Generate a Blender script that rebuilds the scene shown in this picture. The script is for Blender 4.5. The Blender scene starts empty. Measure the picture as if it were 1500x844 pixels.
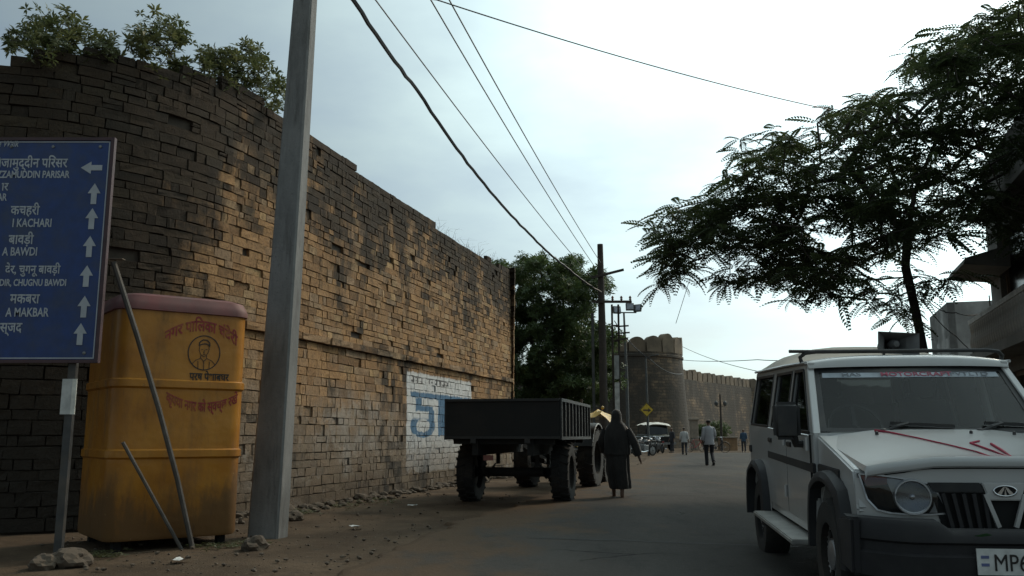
import bpy, bmesh, math, random
import numpy as np
from mathutils import Vector, Matrix, noise as mnoise
random.seed(7); rng = np.random.default_rng(7)
R = math.radians; PI = math.pi
S = bpy.context.scene; COL = S.collection

# ------------------------------------------------------------------ camera
F_PX, HC, PITCH = 1300.0, 1.11, R(9.434)
cd = bpy.data.cameras.new('camera'); cam = bpy.data.objects.new('camera', cd); COL.objects.link(cam)
cam.location = (0, 0, HC); cam.rotation_euler = (R(90) + PITCH, 0, 0)
cd.sensor_width = 36; cd.lens = F_PX / 1500 * 36; cd.clip_start = 0.05; cd.clip_end = 5000
S.camera = cam
# ------------------------------------------------------------------ world, sun, exposure
SUN_AZ, SUN_EL = R(48), R(38)
w = bpy.data.worlds.new('World'); S.world = w; w.use_nodes = True
nt = w.node_tree; nt.nodes.clear()
def wn(t, **k):
    n = nt.nodes.new(t)
    for a, b in k.items(): setattr(n, a, b)
    return n
sky = wn('ShaderNodeTexSky', sky_type='NISHITA', sun_disc=False, sun_elevation=SUN_EL, sun_rotation=SUN_AZ,
         altitude=400, air_density=1.0, dust_density=2.5, ozone_density=1.0)
geo = wn('ShaderNodeTexCoord')
sep = wn('ShaderNodeSeparateXYZ'); nt.links.new(geo.outputs['Generated'], sep.inputs[0])
def wm(op, a, b=None):
    n = wn('ShaderNodeMath', operation=op)
    for i, v in enumerate((a, b)):
        if v is None: continue
        if isinstance(v, (int, float)): n.inputs[i].default_value = v
        else: nt.links.new(v, n.inputs[i])
    return n.outputs[0]
zc = wm('MAXIMUM', wm('ADD', sep.outputs[2], 0.12), 0.06)
comb = wn('ShaderNodeCombineXYZ')
nt.links.new(wm('DIVIDE', sep.outputs[0], zc), comb.inputs[0]); nt.links.new(wm('DIVIDE', sep.outputs[1], zc), comb.inputs[1])
nz = wn('ShaderNodeTexNoise'); nz.inputs['Scale'].default_value = 0.9; nz.inputs['Detail'].default_value = 6; nz.inputs['Roughness'].default_value = 0.55
nt.links.new(comb.outputs[0], nz.inputs['Vector'])
rp = wn('ShaderNodeValToRGB'); rp.color_ramp.elements[0].color = (0.45, 0.45, 0.45, 1); rp.color_ramp.elements[0].position = 0.30; rp.color_ramp.elements[1].position = 0.62
rp.color_ramp.elements[1].color = (0.92, 0.92, 0.92, 1)
nt.links.new(nz.outputs['Fac'], rp.inputs[0])
# thin cloud veil lit from behind by the hidden sun: brighter towards the sun
vd = wn('ShaderNodeVectorMath', operation='DOT_PRODUCT'); nt.links.new(geo.outputs['Generated'], vd.inputs[0])
vd.inputs[1].default_value = (math.sin(SUN_AZ) * math.cos(SUN_EL), math.cos(SUN_AZ) * math.cos(SUN_EL), math.sin(SUN_EL))
glow = wm('POWER', wm('MAXIMUM', vd.outputs['Value'], 0.0), 4.0)
lum = wm('MULTIPLY', wm('ADD', wm('MULTIPLY', glow, 25.0), 2.85), wm('ADD', wm('MULTIPLY', nz.outputs['Fac'], 0.5), 0.78))
cc = wn('ShaderNodeMix', data_type='RGBA', blend_type='MULTIPLY'); cc.inputs[0].default_value = 1
cc.inputs[6].default_value = (0.79, 0.99, 0.985, 1); cb = wn('ShaderNodeCombineColor')
for i in range(3): nt.links.new(lum, cb.inputs[i])
nt.links.new(cb.outputs[0], cc.inputs[7])
mx = wn('ShaderNodeMix', data_type='RGBA'); nt.links.new(rp.outputs[0], mx.inputs[0])
nt.links.new(sky.outputs[0], mx.inputs[6]); nt.links.new(cc.outputs[2], mx.inputs[7])
bg = wn('ShaderNodeBackground'); bg.inputs['Strength'].default_value = 0.115
nt.links.new(mx.outputs[2], bg.inputs['Color'])
ow = wn('ShaderNodeOutputWorld'); nt.links.new(bg.outputs[0], ow.inputs[0])
sl = bpy.data.lights.new('sun', 'SUN'); sl.energy = 1.5; sl.angle = R(10); sl.color = (1.0, 0.82, 0.62)
so = bpy.data.objects.new('sun', sl); COL.objects.link(so); so.location = (20, 20, 40)
so.rotation_euler = Vector((-vd.inputs[1].default_value[0], -vd.inputs[1].default_value[1], -vd.inputs[1].default_value[2])).to_track_quat('-Z', 'Y').to_euler()
S.view_settings.view_transform = 'Standard'; S.view_settings.look = 'None'; S.view_settings.gamma = 1
S.view_settings.use_curve_mapping = False; S.view_settings.exposure = 0.0

# ------------------------------------------------------------------ photo pixel -> point
FW = Vector((0, math.cos(PITCH), math.sin(PITCH))); UP = Vector((0, -math.sin(PITCH), math.cos(PITCH)))
def ray(px, py): return FW * F_PX + Vector((px - 750, 0, 0)) + UP * (422 - py)
def G(px, py, z=0.0):
    r = ray(px, py); t = (z - HC) / r.z; return Vector((r.x * t, r.y * t, z))
def D(px, py, Y):
    r = ray(px, py); t = Y / r.y; return Vector((r.x * t, Y, HC + r.z * t))
def proj(p):
    d = Vector(p) - Vector((0, 0, HC)); k = d.dot(FW)
    if k < 0.1: return None
    return (750 + F_PX * d.x / k, 422 - F_PX * d.dot(UP) / k)

# ------------------------------------------------------------------ object helpers
def tag(o, label=None, cat=None, group=None, kind=None):
    if label: o['label'] = label
    if cat: o['category'] = cat
    if group: o['group'] = group
    if kind: o['kind'] = kind
    return o
def thing(name, label, cat, loc=(0, 0, 0), rz=0, group=None):
    o = bpy.data.objects.new(name, None); COL.objects.link(o); o.empty_display_size = 0.1
    o.location = loc; o.rotation_euler = (0, 0, rz); return tag(o, label, cat, group)
def link(name, me, mat=None, parent=None, smooth=False):
    if mat is not None:
        for m in (mat if isinstance(mat, (list, tuple)) else [mat]): me.materials.append(m)
    if smooth: me.polygons.foreach_set('use_smooth', [True] * len(me.polygons))
    o = bpy.data.objects.new(name, me); COL.objects.link(o)
    if parent: o.parent = parent
    return o
def copy_tree(o, parent=None):
    c = o.copy(); COL.objects.link(c); c.parent = parent
    for ch in list(o.children): copy_tree(ch, c)
    return c
def np_mesh(name, V, Q):
    me = bpy.data.meshes.new(name); V = np.asarray(V, dtype=np.float32); Q = np.asarray(Q, dtype=np.int32)
    k = Q.shape[1]
    me.vertices.add(len(V)); me.vertices.foreach_set('co', V.ravel())
    me.loops.add(Q.size); me.loops.foreach_set('vertex_index', Q.ravel())
    me.polygons.add(len(Q)); me.polygons.foreach_set('loop_start', np.arange(0, Q.size, k, dtype=np.int32))
    me.polygons.foreach_set('use_smooth', [False] * len(Q)); me.update(calc_edges=True); me.validate(); return me
class MB:
    def __init__(s): s.v = []; s.f = []
    def add(s, vs, fs):
        b = len(s.v); s.v += [tuple(v) for v in vs]; s.f += [tuple(i + b for i in f) for f in fs]; return s
    def box(s, lo, hi, m=None):
        x0, y0, z0 = lo; x1, y1, z1 = hi
        vs = [(x0,y0,z0),(x1,y0,z0),(x1,y1,z0),(x0,y1,z0),(x0,y0,z1),(x1,y0,z1),(x1,y1,z1),(x0,y1,z1)]
        if m is not None: vs = [m @ Vector(v) for v in vs]
        return s.add(vs, [(0,3,2,1),(4,5,6,7),(0,1,5,4),(1,2,6,5),(2,3,7,6),(3,0,4,7)])
    def bar(s, a, b, wx, wz, up=(0,0,1)):
        a = Vector(a); b = Vector(b); d = (b - a).normalized(); u = Vector(up)
        if abs(d.dot(u)) > 0.98: u = Vector((0, 1, 0))
        r = d.cross(u).normalized(); u = r.cross(d)
        vs = []
        for p in (a, b):
            for (i, j) in ((-1,-1),(1,-1),(1,1),(-1,1)): vs.append(p + r * (i * wx / 2) + u * (j * wz / 2))
        return s.add(vs, [(0,1,2,3),(7,6,5,4),(0,4,5,1),(1,5,6,2),(2,6,7,3),(3,7,4,0)])
    def tube(s, pts, rad, n=8, cap=True):
        pts = [Vector(p) for p in pts]; k = len(pts); rads = rad if isinstance(rad, (list, tuple)) else [rad] * k
        ref = None; vs = []
        for i, p in enumerate(pts):
            d = (pts[min(i + 1, k - 1)] - pts[max(i - 1, 0)]).normalized()
            if ref is None: ref = Vector((0, 0, 1)) if abs(d.z) < 0.9 else Vector((1, 0, 0))
            r = d.cross(ref).normalized(); u = r.cross(d); ref = u
            for j in range(n):
                a = 2 * PI * j / n; vs.append(p + (r * math.cos(a) + u * math.sin(a)) * rads[i])
        fs = [(i*n+j, i*n+(j+1)%n, (i+1)*n+(j+1)%n, (i+1)*n+j) for i in range(k-1) for j in range(n)]
        if cap: fs += [tuple(range(n-1,-1,-1)), tuple((k-1)*n+j for j in range(n))]
        return s.add(vs, fs)
    def lathe(s, prof, c=(0,0,0), axis='z', n=16, close=False, cap=False):
        c = Vector(c); k = len(prof); vs = []
        for (r, h) in prof:
            for j in range(n):
                a = 2 * PI * j / n; x, y = r * math.cos(a), r * math.sin(a)
                vs.append(c + (Vector((x, y, h)) if axis == 'z' else Vector((h, x, y)) if axis == 'x' else Vector((x, h, y))))
        m = k if close else k - 1
        fs = [(i*n+j, i*n+(j+1)%n, ((i+1)%k)*n+(j+1)%n, ((i+1)%k)*n+j) for i in range(m) for j in range(n)]
        if cap and not close:
            if prof[0][0] > 1e-4: fs.append(tuple(range(n-1,-1,-1)))
            if prof[-1][0] > 1e-4: fs.append(tuple((k-1)*n+j for j in range(n)))
        return s.add(vs, fs)
    def grid(s, rows, closed=False):
        n = len(rows[0]); vs = [p for r in rows for p in r]; m = n if closed else n - 1
        return s.add(vs, [(i*n+j, i*n+(j+1)%n, (i+1)*n+(j+1)%n, (i+1)*n+j) for i in range(len(rows)-1) for j in range(m)])
    def prism(s, poly, d):
        """poly: list of 3-D points (planar); extruded by vector d"""
        d = Vector(d); n = len(poly); vs = [Vector(p) for p in poly] + [Vector(p) + d for p in poly]
        return s.add(vs, [tuple(range(n)), tuple(range(2*n-1, n-1, -1))] + [(i, n+i, n+(i+1)%n, (i+1)%n) for i in range(n)])
    def mesh(s, name='m', bevel=0, seg=1):
        me = bpy.data.meshes.new(name); bm = bmesh.new()
        vv = [bm.verts.new(v) for v in s.v]
        for f in s.f:
            try: bm.faces.new([vv[i] for i in f])
            except ValueError: pass
        bmesh.ops.recalc_face_normals(bm, faces=bm.faces)
        if bevel:
            es = [e for e in bm.edges if len(e.link_faces) == 2 and e.calc_face_angle(0) > R(30)]
            bmesh.ops.bevel(bm, geom=es, offset=bevel, segments=seg, affect='EDGES', clamp_overlap=True)
        bm.to_mesh(me); bm.free(); return me
    def obj(s, name, mat, parent=None, smooth=False, bevel=0, seg=1):
        me = s.mesh(name, bevel, seg); o = link(name, me, mat, parent)
        if smooth:
            me.polygons.foreach_set('use_smooth', [True] * len(me.polygons))
            me.set_sharp_from_angle(angle=R(38))
        return o
def box(lo, hi): return MB().box(lo, hi)

# ------------------------------------------------------------------ materials
class NM:
    def __init__(s, name):
        s.m = bpy.data.materials.new(name); s.m.use_nodes = True; s.t = s.m.node_tree
        s.b = s.t.nodes['Principled BSDF']; s.out = s.t.nodes['Material Output']
    def n(s, t, **k):
        x = s.t.nodes.new(t)
        for a, b in k.items(): setattr(x, a, b)
        return x
    def l(s, a, b): s.t.links.new(a, b)
    def set(s, sock, v):
        if isinstance(v, (int, float)): sock.default_value = v
        elif isinstance(v, (tuple, list)): sock.default_value = tuple(v) + ((1,) if len(v) == 3 and sock.type == 'RGBA' else ())
        else: s.l(v, sock)
    def math(s, op, a, b=0.0, c=None, clamp=False):
        x = s.n('ShaderNodeMath', operation=op, use_clamp=clamp); s.set(x.inputs[0], a); s.set(x.inputs[1], b)
        if c is not None: s.set(x.inputs[2], c)
        return x.outputs[0]
    def mix(s, f, a, b, mode='MIX'):
        x = s.n('ShaderNodeMix', data_type='RGBA', blend_type=mode); s.set(x.inputs[0], f); s.set(x.inputs[6], a); s.set(x.inputs[7], b); return x.outputs[2]
    def coord(s, kind='Object'): return s.n('ShaderNodeTexCoord').outputs[kind]
    def pos(s): return s.n('ShaderNodeNewGeometry').outputs['Position']
    def noise(s, scale, vec=None, detail=4, rough=0.55, dist=0.0):
        x = s.n('ShaderNodeTexNoise'); x.inputs['Scale'].default_value = scale; x.inputs['Detail'].default_value = detail
        x.inputs['Roughness'].default_value = rough; x.inputs['Distortion'].default_value = dist
        if vec is not None: s.l(vec, x.inputs['Vector'])
        return x.outputs['Fac']
    def smooth(s, v, a, b):
        x = s.n('ShaderNodeMapRange', interpolation_type='SMOOTHSTEP'); s.set(x.inputs[0], v); x.inputs[1].default_value = a; x.inputs[2].default_value = b; return x.outputs[0]
    def bump(s, h, strength=0.3, dist=0.01):
        x = s.n('ShaderNodeBump'); x.inputs['Strength'].default_value = strength; x.inputs['Distance'].default_value = dist
        s.l(h, x.inputs['Height']); s.l(x.outputs[0], s.b.inputs['Normal'])
    def scalev(s, v, k):
        x = s.n('ShaderNodeVectorMath', operation='MULTIPLY'); s.l(v, x.inputs[0]); x.inputs[1].default_value = k; return x.outputs[0]
MATS = {}
def M(name, col, rough=0.6, metal=0.0, var=0.25, scale=6.0, bump=0.0, dirt=0.0, dirtcol=(0.13, 0.10, 0.07), coat=0.0, space='Object', bscale=None):
    if name in MATS: return MATS[name]
    k = NM(name); v = k.pos() if space == 'pos' else k.coord(space)
    n1 = k.noise(scale, v, 5, 0.6)
    c = k.mix(k.smooth(n1, 0.3, 0.7), tuple(x * (1 - var) for x in col), tuple(min(1, x * (1 + var)) for x in col))
    if dirt > 0:
        c = k.mix(k.math('MULTIPLY', k.smooth(k.noise(scale * 0.45, v, 6, 0.65, 0.5), 0.42, 0.72), dirt), c, dirtcol)
    k.set(k.b.inputs['Base Color'], c)
    k.set(k.b.inputs['Roughness'], k.math('ADD', k.math('MULTIPLY', n1, 0.25), rough - 0.12, clamp=True))
    k.b.inputs['Metallic'].default_value = metal; k.b.inputs['Coat Weight'].default_value = coat
    if bump: k.bump(k.noise(bscale or scale * 6, v, 4, 0.6), bump, 0.01)
    MATS[name] = k.m; return k.m
def leafmat(name, c0, c1, trans=0.35):
    k = NM(name); n1 = k.noise(1.3, k.pos(), 3); n2 = k.noise(9.0, k.pos(), 2)
    c = k.mix(k.smooth(k.math('ADD', k.math('MULTIPLY', n1, 0.5), k.math('MULTIPLY', n2, 0.5)), 0.35, 0.65), c0, c1)
    k.set(k.b.inputs['Base Color'], c); k.b.inputs['Roughness'].default_value = 0.55
    tr = k.n('ShaderNodeBsdfTranslucent'); k.l(c, tr.inputs[0])
    mxs = k.n('ShaderNodeMixShader'); mxs.inputs[0].default_value = trans
    k.l(k.b.outputs[0], mxs.inputs[1]); k.l(tr.outputs[0], mxs.inputs[2]); k.l(mxs.outputs[0], k.out.inputs[0]); return k.m
def glassmat(name, tint, gloss=0.10, dust=0.0):
    k = NM(name); tr = k.n('ShaderNodeBsdfTransparent'); tr.inputs[0].default_value = tuple(tint) + (1,)
    gl = k.n('ShaderNodeBsdfGlossy'); gl.inputs['Roughness'].default_value = 0.03; gl.inputs[0].default_value = (1, 1, 1, 1)
    lw = k.n('ShaderNodeLayerWeight'); fr = k.math('ADD', k.math('MULTIPLY', k.math('POWER', lw.outputs['Facing'], 5.0), .9), .032)
    a = k.n('ShaderNodeMixShader'); k.l(k.math('ADD', fr, gloss * 0.1, clamp=True), a.inputs[0]); k.l(tr.outputs[0], a.inputs[1]); k.l(gl.outputs[0], a.inputs[2])
    df = k.n('ShaderNodeBsdfDiffuse'); df.inputs[0].default_value = (0.35, 0.32, 0.27, 1)
    b = k.n('ShaderNodeMixShader'); k.l(k.math('MULTIPLY', k.smooth(k.noise(2.5, k.coord(), 5, 0.6), .4, .8), dust), b.inputs[0]); k.l(a.outputs[0], b.inputs[1]); k.l(df.outputs[0], b.inputs[2])
    k.l(b.outputs[0], k.out.inputs[0]); return k.m

m_black = M('black_plastic', (0.018, 0.018, 0.019), 0.55, dirt=0.5, dirtcol=(0.07, 0.06, 0.05))
m_rubber = M('tyre_rubber', (0.016, 0.015, 0.014), 0.9, dirt=0.6, dirtcol=(0.055, 0.044, 0.033), bump=0.2)
m_dark = M('dark_cavity', (0.008, 0.008, 0.008), 0.9)
m_steel = M('galvanised_steel', (0.20, 0.20, 0.20), 0.5, 0.6, dirt=0.4)
m_chrome = M('chrome', (0.7, 0.7, 0.72), 0.2, 1.0, var=0.05)
m_rust = M('rusty_iron', (0.10, 0.075, 0.055), 0.8, 0.2, dirt=0.6, dirtcol=(0.14, 0.07, 0.035), bump=0.2)
m_whitep = M('white_paint', (0.62, 0.62, 0.60), 0.5, var=0.08, dirt=0.25)
m_blackp = M('black_paint', (0.014, 0.012, 0.011), 0.6, scale=14, dirt=.35, dirtcol=(0.10, 0.06, 0.03))
m_redp = M('red_paint', (0.26, 0.022, 0.022), 0.6, scale=14, dirt=.55, dirtcol=(0.36, 0.15, 0.03))
m_wood = M('weathered_wood', (0.16, 0.12, 0.085), 0.85, dirt=0.5)

def text(name, body, size, mat, parent, loc, rot=(0, 0, 0), bold=0.0, shear=0.0, align='LEFT', sx=1.0, ext=0.001, arc=None):
    cu = bpy.data.curves.new('t', 'FONT'); cu.body = body; cu.size = size; cu.offset = bold; cu.shear = shear
    cu.align_x = align; cu.extrude = ext; cu.resolution_u = 3
    o = bpy.data.objects.new('t', cu); COL.objects.link(o)
    me = bpy.data.meshes.new_from_object(o.evaluated_get(bpy.context.evaluated_depsgraph_get()))
    bpy.data.objects.remove(o); me.materials.clear()
    for v in me.vertices:
        v.co.x *= sx
        if arc: v.co.y += arc * v.co.x ** 2
    t = link(name, me, mat, parent); t.location = loc; t.rotation_euler = rot; return t

# ================================================================== GROUND AND ROAD
def axis_pts(a, b, fine, lo, hi):
    p = list(np.arange(lo, hi, fine)); x, s = hi, fine
    while x < b: p.append(x); s *= 1.35; x += s
    p.append(b); x, s = lo - fine, fine; q = []
    while x > a: q.append(x); s *= 1.35; x -= s
    q.append(a); return np.array(q[::-1] + p)
gx = axis_pts(-1500, 1500, 0.22, -9, 9); gy = axis_pts(-200, 2600, 0.22, 3, 30)
XX, YY = np.meshgrid(gx, gy)
ZZ = np.zeros_like(XX)
for i in range(XX.shape[0]):
    for j in range(XX.shape[1]):
        x, y = XX[i, j], YY[i, j]
        if abs(x) < 12 and 0 < y < 40:
            ZZ[i, j] = 0.018 * mnoise.noise((x * 0.9, y * 0.9, 1)) + 0.010 * mnoise.noise((x * 3.1, y * 3.1, 5))
V = np.stack([XX, YY, ZZ], -1).reshape(-1, 3); n0, n1 = XX.shape
idx = np.arange(n0 * n1).reshape(n0, n1)
Q = np.stack([idx[:-1, :-1], idx[:-1, 1:], idx[1:, 1:], idx[1:, :-1]], -1).reshape(-1, 4)
k = NM('dirt'); p = k.pos()
c = k.mix(k.smooth(k.noise(0.7, p, 6, 0.65), 0.35, 0.65), (0.062, 0.044, 0.030), (0.112, 0.080, 0.054))
c = k.mix(k.smooth(k.noise(7, p, 5, 0.7), 0.5, 0.75), c, (0.055, 0.045, 0.036))
c = k.mix(k.math('MULTIPLY', k.smooth(k.noise(28, p, 2, 0.5), 0.66, 0.74), 0.6), c, (0.24, 0.20, 0.15))
k.set(k.b.inputs['Base Color'], c); k.b.inputs['Roughness'].default_value = 0.97; k.b.inputs['Specular IOR Level'].default_value = .08
k.bump(k.math('ADD', k.noise(9, p, 5, 0.7), k.math('MULTIPLY', k.noise(60, p, 3), 0.5)), 0.7, 0.03)
m_dirt = k.m
ground = tag(link('ground', np_mesh('ground', V, Q), m_dirt, smooth=True), kind='structure')

LE = [(-6, -2.2), (4, -1.9)] + [(G(a, b).y, G(a, b).x) for a, b in ((500, 844), (610, 790), (765, 738), (882, 702), (932, 682), (955, 668.5), (985, 664))]
ys = np.concatenate([np.arange(-6, 30, 0.25), np.arange(30, 57, 0.8)])
rows = []; ed = []
for y in ys:
    xl = float(np.interp(y, [a for a, _ in LE], [b for _, b in LE])); xr = float(np.interp(y, [-6, 22, 34, 46, 57], [8.2, 8.4, 13, 24, 40]))
    xl += 0.30 * mnoise.noise((y * 0.9, 3, 0)) + 0.14 * mnoise.noise((y * 3.7, 7, 0))
    row = []
    for t in (0, .004, .015, .03, .05, .08, .12, .17, .23, .3, .4, .5, .6, .7, .8, .9, .97, 1):
        x = xl + (xr - xl) * t
        row.append((x, y, 0.036 + 0.03 * (1 - (2 * t - 1) ** 2) if 0 < t < 1 else 0.0)); ed.append(x - xl)
    rows.append(row)
me = MB().grid(rows).mesh('road')
at = me.attributes.new('road_edge', 'FLOAT', 'POINT'); at.data.foreach_set('value', ed)
k = NM('asphalt'); p = k.pos(); e = k.n('ShaderNodeAttribute', attribute_name='road_edge').outputs['Fac']
c = k.mix(k.smooth(k.noise(0.5, k.scalev(p, (1, 0.35, 1)), 5, 0.6), 0.3, 0.7), (0.042, 0.039, 0.036), (0.072, 0.066, 0.059))
c = k.mix(k.smooth(k.noise(160, p, 2, 0.5), 0.52, 0.72), c, (0.10, 0.095, 0.088))
c = k.mix(k.math('MULTIPLY', k.smooth(k.noise(1.6, k.scalev(p, (1, 0.25, 1)), 4, 0.6), 0.55, 0.75), 0.5), c, (0.03, 0.03, 0.03))
crk = k.n('ShaderNodeTexVoronoi', feature='DISTANCE_TO_EDGE'); crk.inputs['Scale'].default_value = 0.42
wv = k.n('ShaderNodeVectorMath', operation='ADD'); k.l(p, wv.inputs[0])
nn = k.n('ShaderNodeTexNoise'); nn.inputs['Scale'].default_value = 1.5; nn.inputs['Detail'].default_value = 5; k.l(p, nn.inputs['Vector']); k.l(k.scalev(nn.outputs['Color'], (1.1, 1.1, 0)), wv.inputs[1])
k.l(wv.outputs[0], crk.inputs['Vector'])
crack = k.math('MULTIPLY', k.math('SUBTRACT', 1.0, k.smooth(crk.outputs['Distance'], 0.0, 0.014)), k.smooth(k.noise(0.35, p, 2), 0.5, 0.6))
c = k.mix(k.math('MULTIPLY', crack, 0.8), c, (0.018, 0.017, 0.016))
dm = k.math('ADD', k.math('MULTIPLY', e, -0.36), k.math('ADD', k.math('MULTIPLY', k.noise(1.1, k.scalev(p, (1, 0.5, 1)), 6, 0.65), 2.2), -0.42))
dust = k.smooth(dm, 0.02, 0.55)
c = k.mix(k.math('MULTIPLY', dust, 0.95), c, (0.098, 0.066, 0.042))
c = k.mix(k.math('MULTIPLY', k.smooth(k.noise(0.45, k.scalev(p, (1.6, 0.5, 1)), 6, 0.7), 0.54, 0.70), 0.45), c, (0.115, 0.082, 0.054))
c = k.mix(k.math('MULTIPLY', k.smooth(k.noise(3.2, p, 6, 0.75), 0.52, 0.70), 0.35), c, (0.022, 0.021, 0.020))
c = k.mix(k.math('MULTIPLY', k.smooth(k.noise(55, p, 3, 0.7), 0.58, 0.70), 0.45), c, (0.15, 0.135, 0.115))
k.set(k.b.inputs['Base Color'], c); k.b.inputs['Roughness'].default_value = .93; k.b.inputs['Specular IOR Level'].default_value = .10
k.bump(k.math('ADD', k.math('ADD', k.noise(140, p, 3), k.math('MULTIPLY', k.noise(14, p, 4, 0.7), 2.0)), k.math('MULTIPLY', crack, -2.0)), 0.7, 0.012)
tag(link('road', me, k.m, smooth=True), kind='structure')

# ================================================================== STONE WALL (near, left)
ctrl = [(-10.5, 9.7), (-8.0, 9.8), (-5.92, 10.22), (-5.28, 10.53), (-4.68, 11.06), (-4.11, 11.9), (-3.52, 13.5)]
dirw = Vector((0.274, 0.962)).normalized(); end_t = 12.95
pts = [Vector(c) for c in ctrl]
def catmull(P, n=10):
    out = []
    for i in range(len(P) - 1):
        p0 = P[max(i - 1, 0)]; p1 = P[i]; p2 = P[i + 1]; p3 = P[i + 2] if i + 2 < len(P) else P[i + 1] + dirw * 1.4
        for j in range(n):
            t = j / n; out.append(0.5 * ((2 * p1) + (p2 - p0) * t + (2 * p0 - 5 * p1 + 4 * p2 - p3) * t * t + (3 * p1 - p0 - 3 * p2 + p3) * t ** 3))
    out.append(P[-1]); return out
path = catmull(pts) + [Vector(ctrl[-1]) + dirw * (end_t * i / 40) for i in range(1, 41)]
cum = [0.0]
for a, b in zip(path, path[1:]): cum.append(cum[-1] + (b - a).length)
LEN = cum[-1]; px_ = np.array([q.x for q in path]); py_ = np.array([q.y for q in path]); cum = np.array(cum)
def wp(s, z, d=0.0):
    e = 0.15; a = Vector((np.interp(s - e, cum, px_), np.interp(s - e, cum, py_))); b = Vector((np.interp(s + e, cum, px_), np.interp(s + e, cum, py_)))
    t = (b - a).normalized(); n = Vector((t.y, -t.x)); d = d - 0.012 * z
    return Vector((np.interp(s, cum, px_) + n.x * d, np.interp(s, cum, py_) + n.y * d, z))
ss = np.linspace(0, LEN, 300); spx = np.array([proj(wp(s, 4.5))[0] for s in ss])
def s_of_px(x): return float(np.interp(x, spx, ss))
tops = [(-250, 120), (-20, 96), (12, 92), (22, 74), (60, 70), (180, 84), (250, 98), (300, 108), (335, 120), (415, 170), (458, 203), (512, 237), (516, 246), (583, 286), (587, 292), (632, 318), (637, 332), (680, 358), (720, 380), (725, 388), (745, 390)]
ts = []; tz = []
for a, b in tops:
    s = s_of_px(a)
    if ts and s <= ts[-1] + 0.01: s = ts[-1] + 0.02
    P = wp(s, 5.5); r = ray(a, b); ts.append(s); tz.append(HC + r.z / r.y * P.y)
def topz(s): return float(np.interp(s, ts, tz))
s0, s1 = s_of_px(597), s_of_px(690)
zt, zb = 2.42, 0.35        # painted white panel on the wall
# stone material
k = NM('wall_stone'); p = k.pos(); uvn = k.n('ShaderNodeUVMap', uv_map='wall'); sx = k.n('ShaderNodeSeparateXYZ'); k.l(uvn.outputs[0], sx.inputs[0])
us, uz = sx.outputs[0], sx.outputs[1]
rn = k.n('ShaderNodeAttribute', attribute_name='rnd'); rs = k.n('ShaderNodeSeparateColor'); k.l(rn.outputs['Color'], rs.inputs[0])
rmp = k.n('ShaderNodeValToRGB'); cr = rmp.color_ramp; cr.elements[0].color = (0.20, 0.115, 0.058, 1); cr.elements[1].color = (0.47, 0.305, 0.150, 1)
for pos_, col_ in ((0.15, (0.32, 0.180, 0.084, 1)), (0.45, (0.41, 0.238, 0.110, 1)), (0.65, (0.36, 0.208, 0.100, 1)), (0.85, (0.31, 0.21, 0.13, 1))):
    el = cr.elements.new(pos_); el.color = col_
k.l(rs.outputs[0], rmp.inputs[0]); c = rmp.outputs[0]
c = k.mix(k.math('MULTIPLY', k.smooth(k.noise(5, p, 6, 0.7), 0.4, 0.75), 0.55), c, (0.17, 0.115, 0.07))
c = k.mix(k.math('MULTIPLY', k.smooth(k.noise(26, p, 5, 0.75), 0.48, 0.66), 0.6), c, (0.07, 0.05, 0.034))
c = k.mix(k.math('MULTIPLY', k.smooth(k.noise(11, p, 5, 0.75), 0.55, 0.72), 0.35), c, (0.50, 0.36, 0.21))
# grey weathered lower courses
gw = k.math('MULTIPLY', k.math('SUBTRACT', 1.0, k.smooth(k.math('ADD', uz, k.math('MULTIPLY', k.noise(0.8, p, 4), 1.6)), 1.6, 2.8)), 0.75)
c = k.mix(gw, c, (0.17, 0.145, 0.115))
wh = k.math('MULTIPLY', k.smooth(k.noise(1.6, p, 6, 0.7), 0.52, 0.68), k.math('SUBTRACT', 1.0, k.smooth(uz, 1.2, 2.2)))
spw = s_of_px(520); wpatch = k.math('MULTIPLY', k.math('MULTIPLY', k.smooth(us, spw - 2.2, spw - .6), k.math('SUBTRACT', 1.0, k.smooth(us, spw + 1.0, spw + 3.0))), k.math('MULTIPLY', k.smooth(uz, .5, 1.0), k.math('SUBTRACT', 1.0, k.smooth(uz, 1.5, 2.1))))
wh = k.math('ADD', wh, k.math('MULTIPLY', wpatch, k.smooth(k.noise(2.2, p, 6, .72), .40, .62)), clamp=True)
c = k.mix(k.math('MULTIPLY', wh, 0.55), c, (0.36, 0.335, 0.30))
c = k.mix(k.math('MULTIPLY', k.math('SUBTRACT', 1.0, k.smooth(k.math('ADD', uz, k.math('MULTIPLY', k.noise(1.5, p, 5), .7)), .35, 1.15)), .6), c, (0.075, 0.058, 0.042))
# black lichen and soot: more near the top and on the old bastion
sc = s_of_px(225)
lich = k.math('ADD', k.math('MULTIPLY', k.noise(0.7, k.scalev(p, (1, 1, 0.55)), 7, 0.72, 0.4), 1.6), k.math('MULTIPLY', k.noise(1.7, k.scalev(p, (1, 1, 0.22)), 6, 0.7), 0.55))
topb = k.math('MULTIPLY', k.smooth(uz, 3.0, 6.2), 0.42); leftb = k.math('MULTIPLY', k.math('SUBTRACT', 1.0, k.smooth(us, sc - 1.8, sc + 1.5)), 0.72)
lf = k.smooth(k.math('ADD', k.math('ADD', lich, k.math('ADD', topb, leftb)), k.math('MULTIPLY', rs.outputs[1], 0.26)), 1.20, 1.54)
c = k.mix(k.math('MULTIPLY', lf, 0.90), c, (0.026, 0.024, 0.021))
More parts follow.
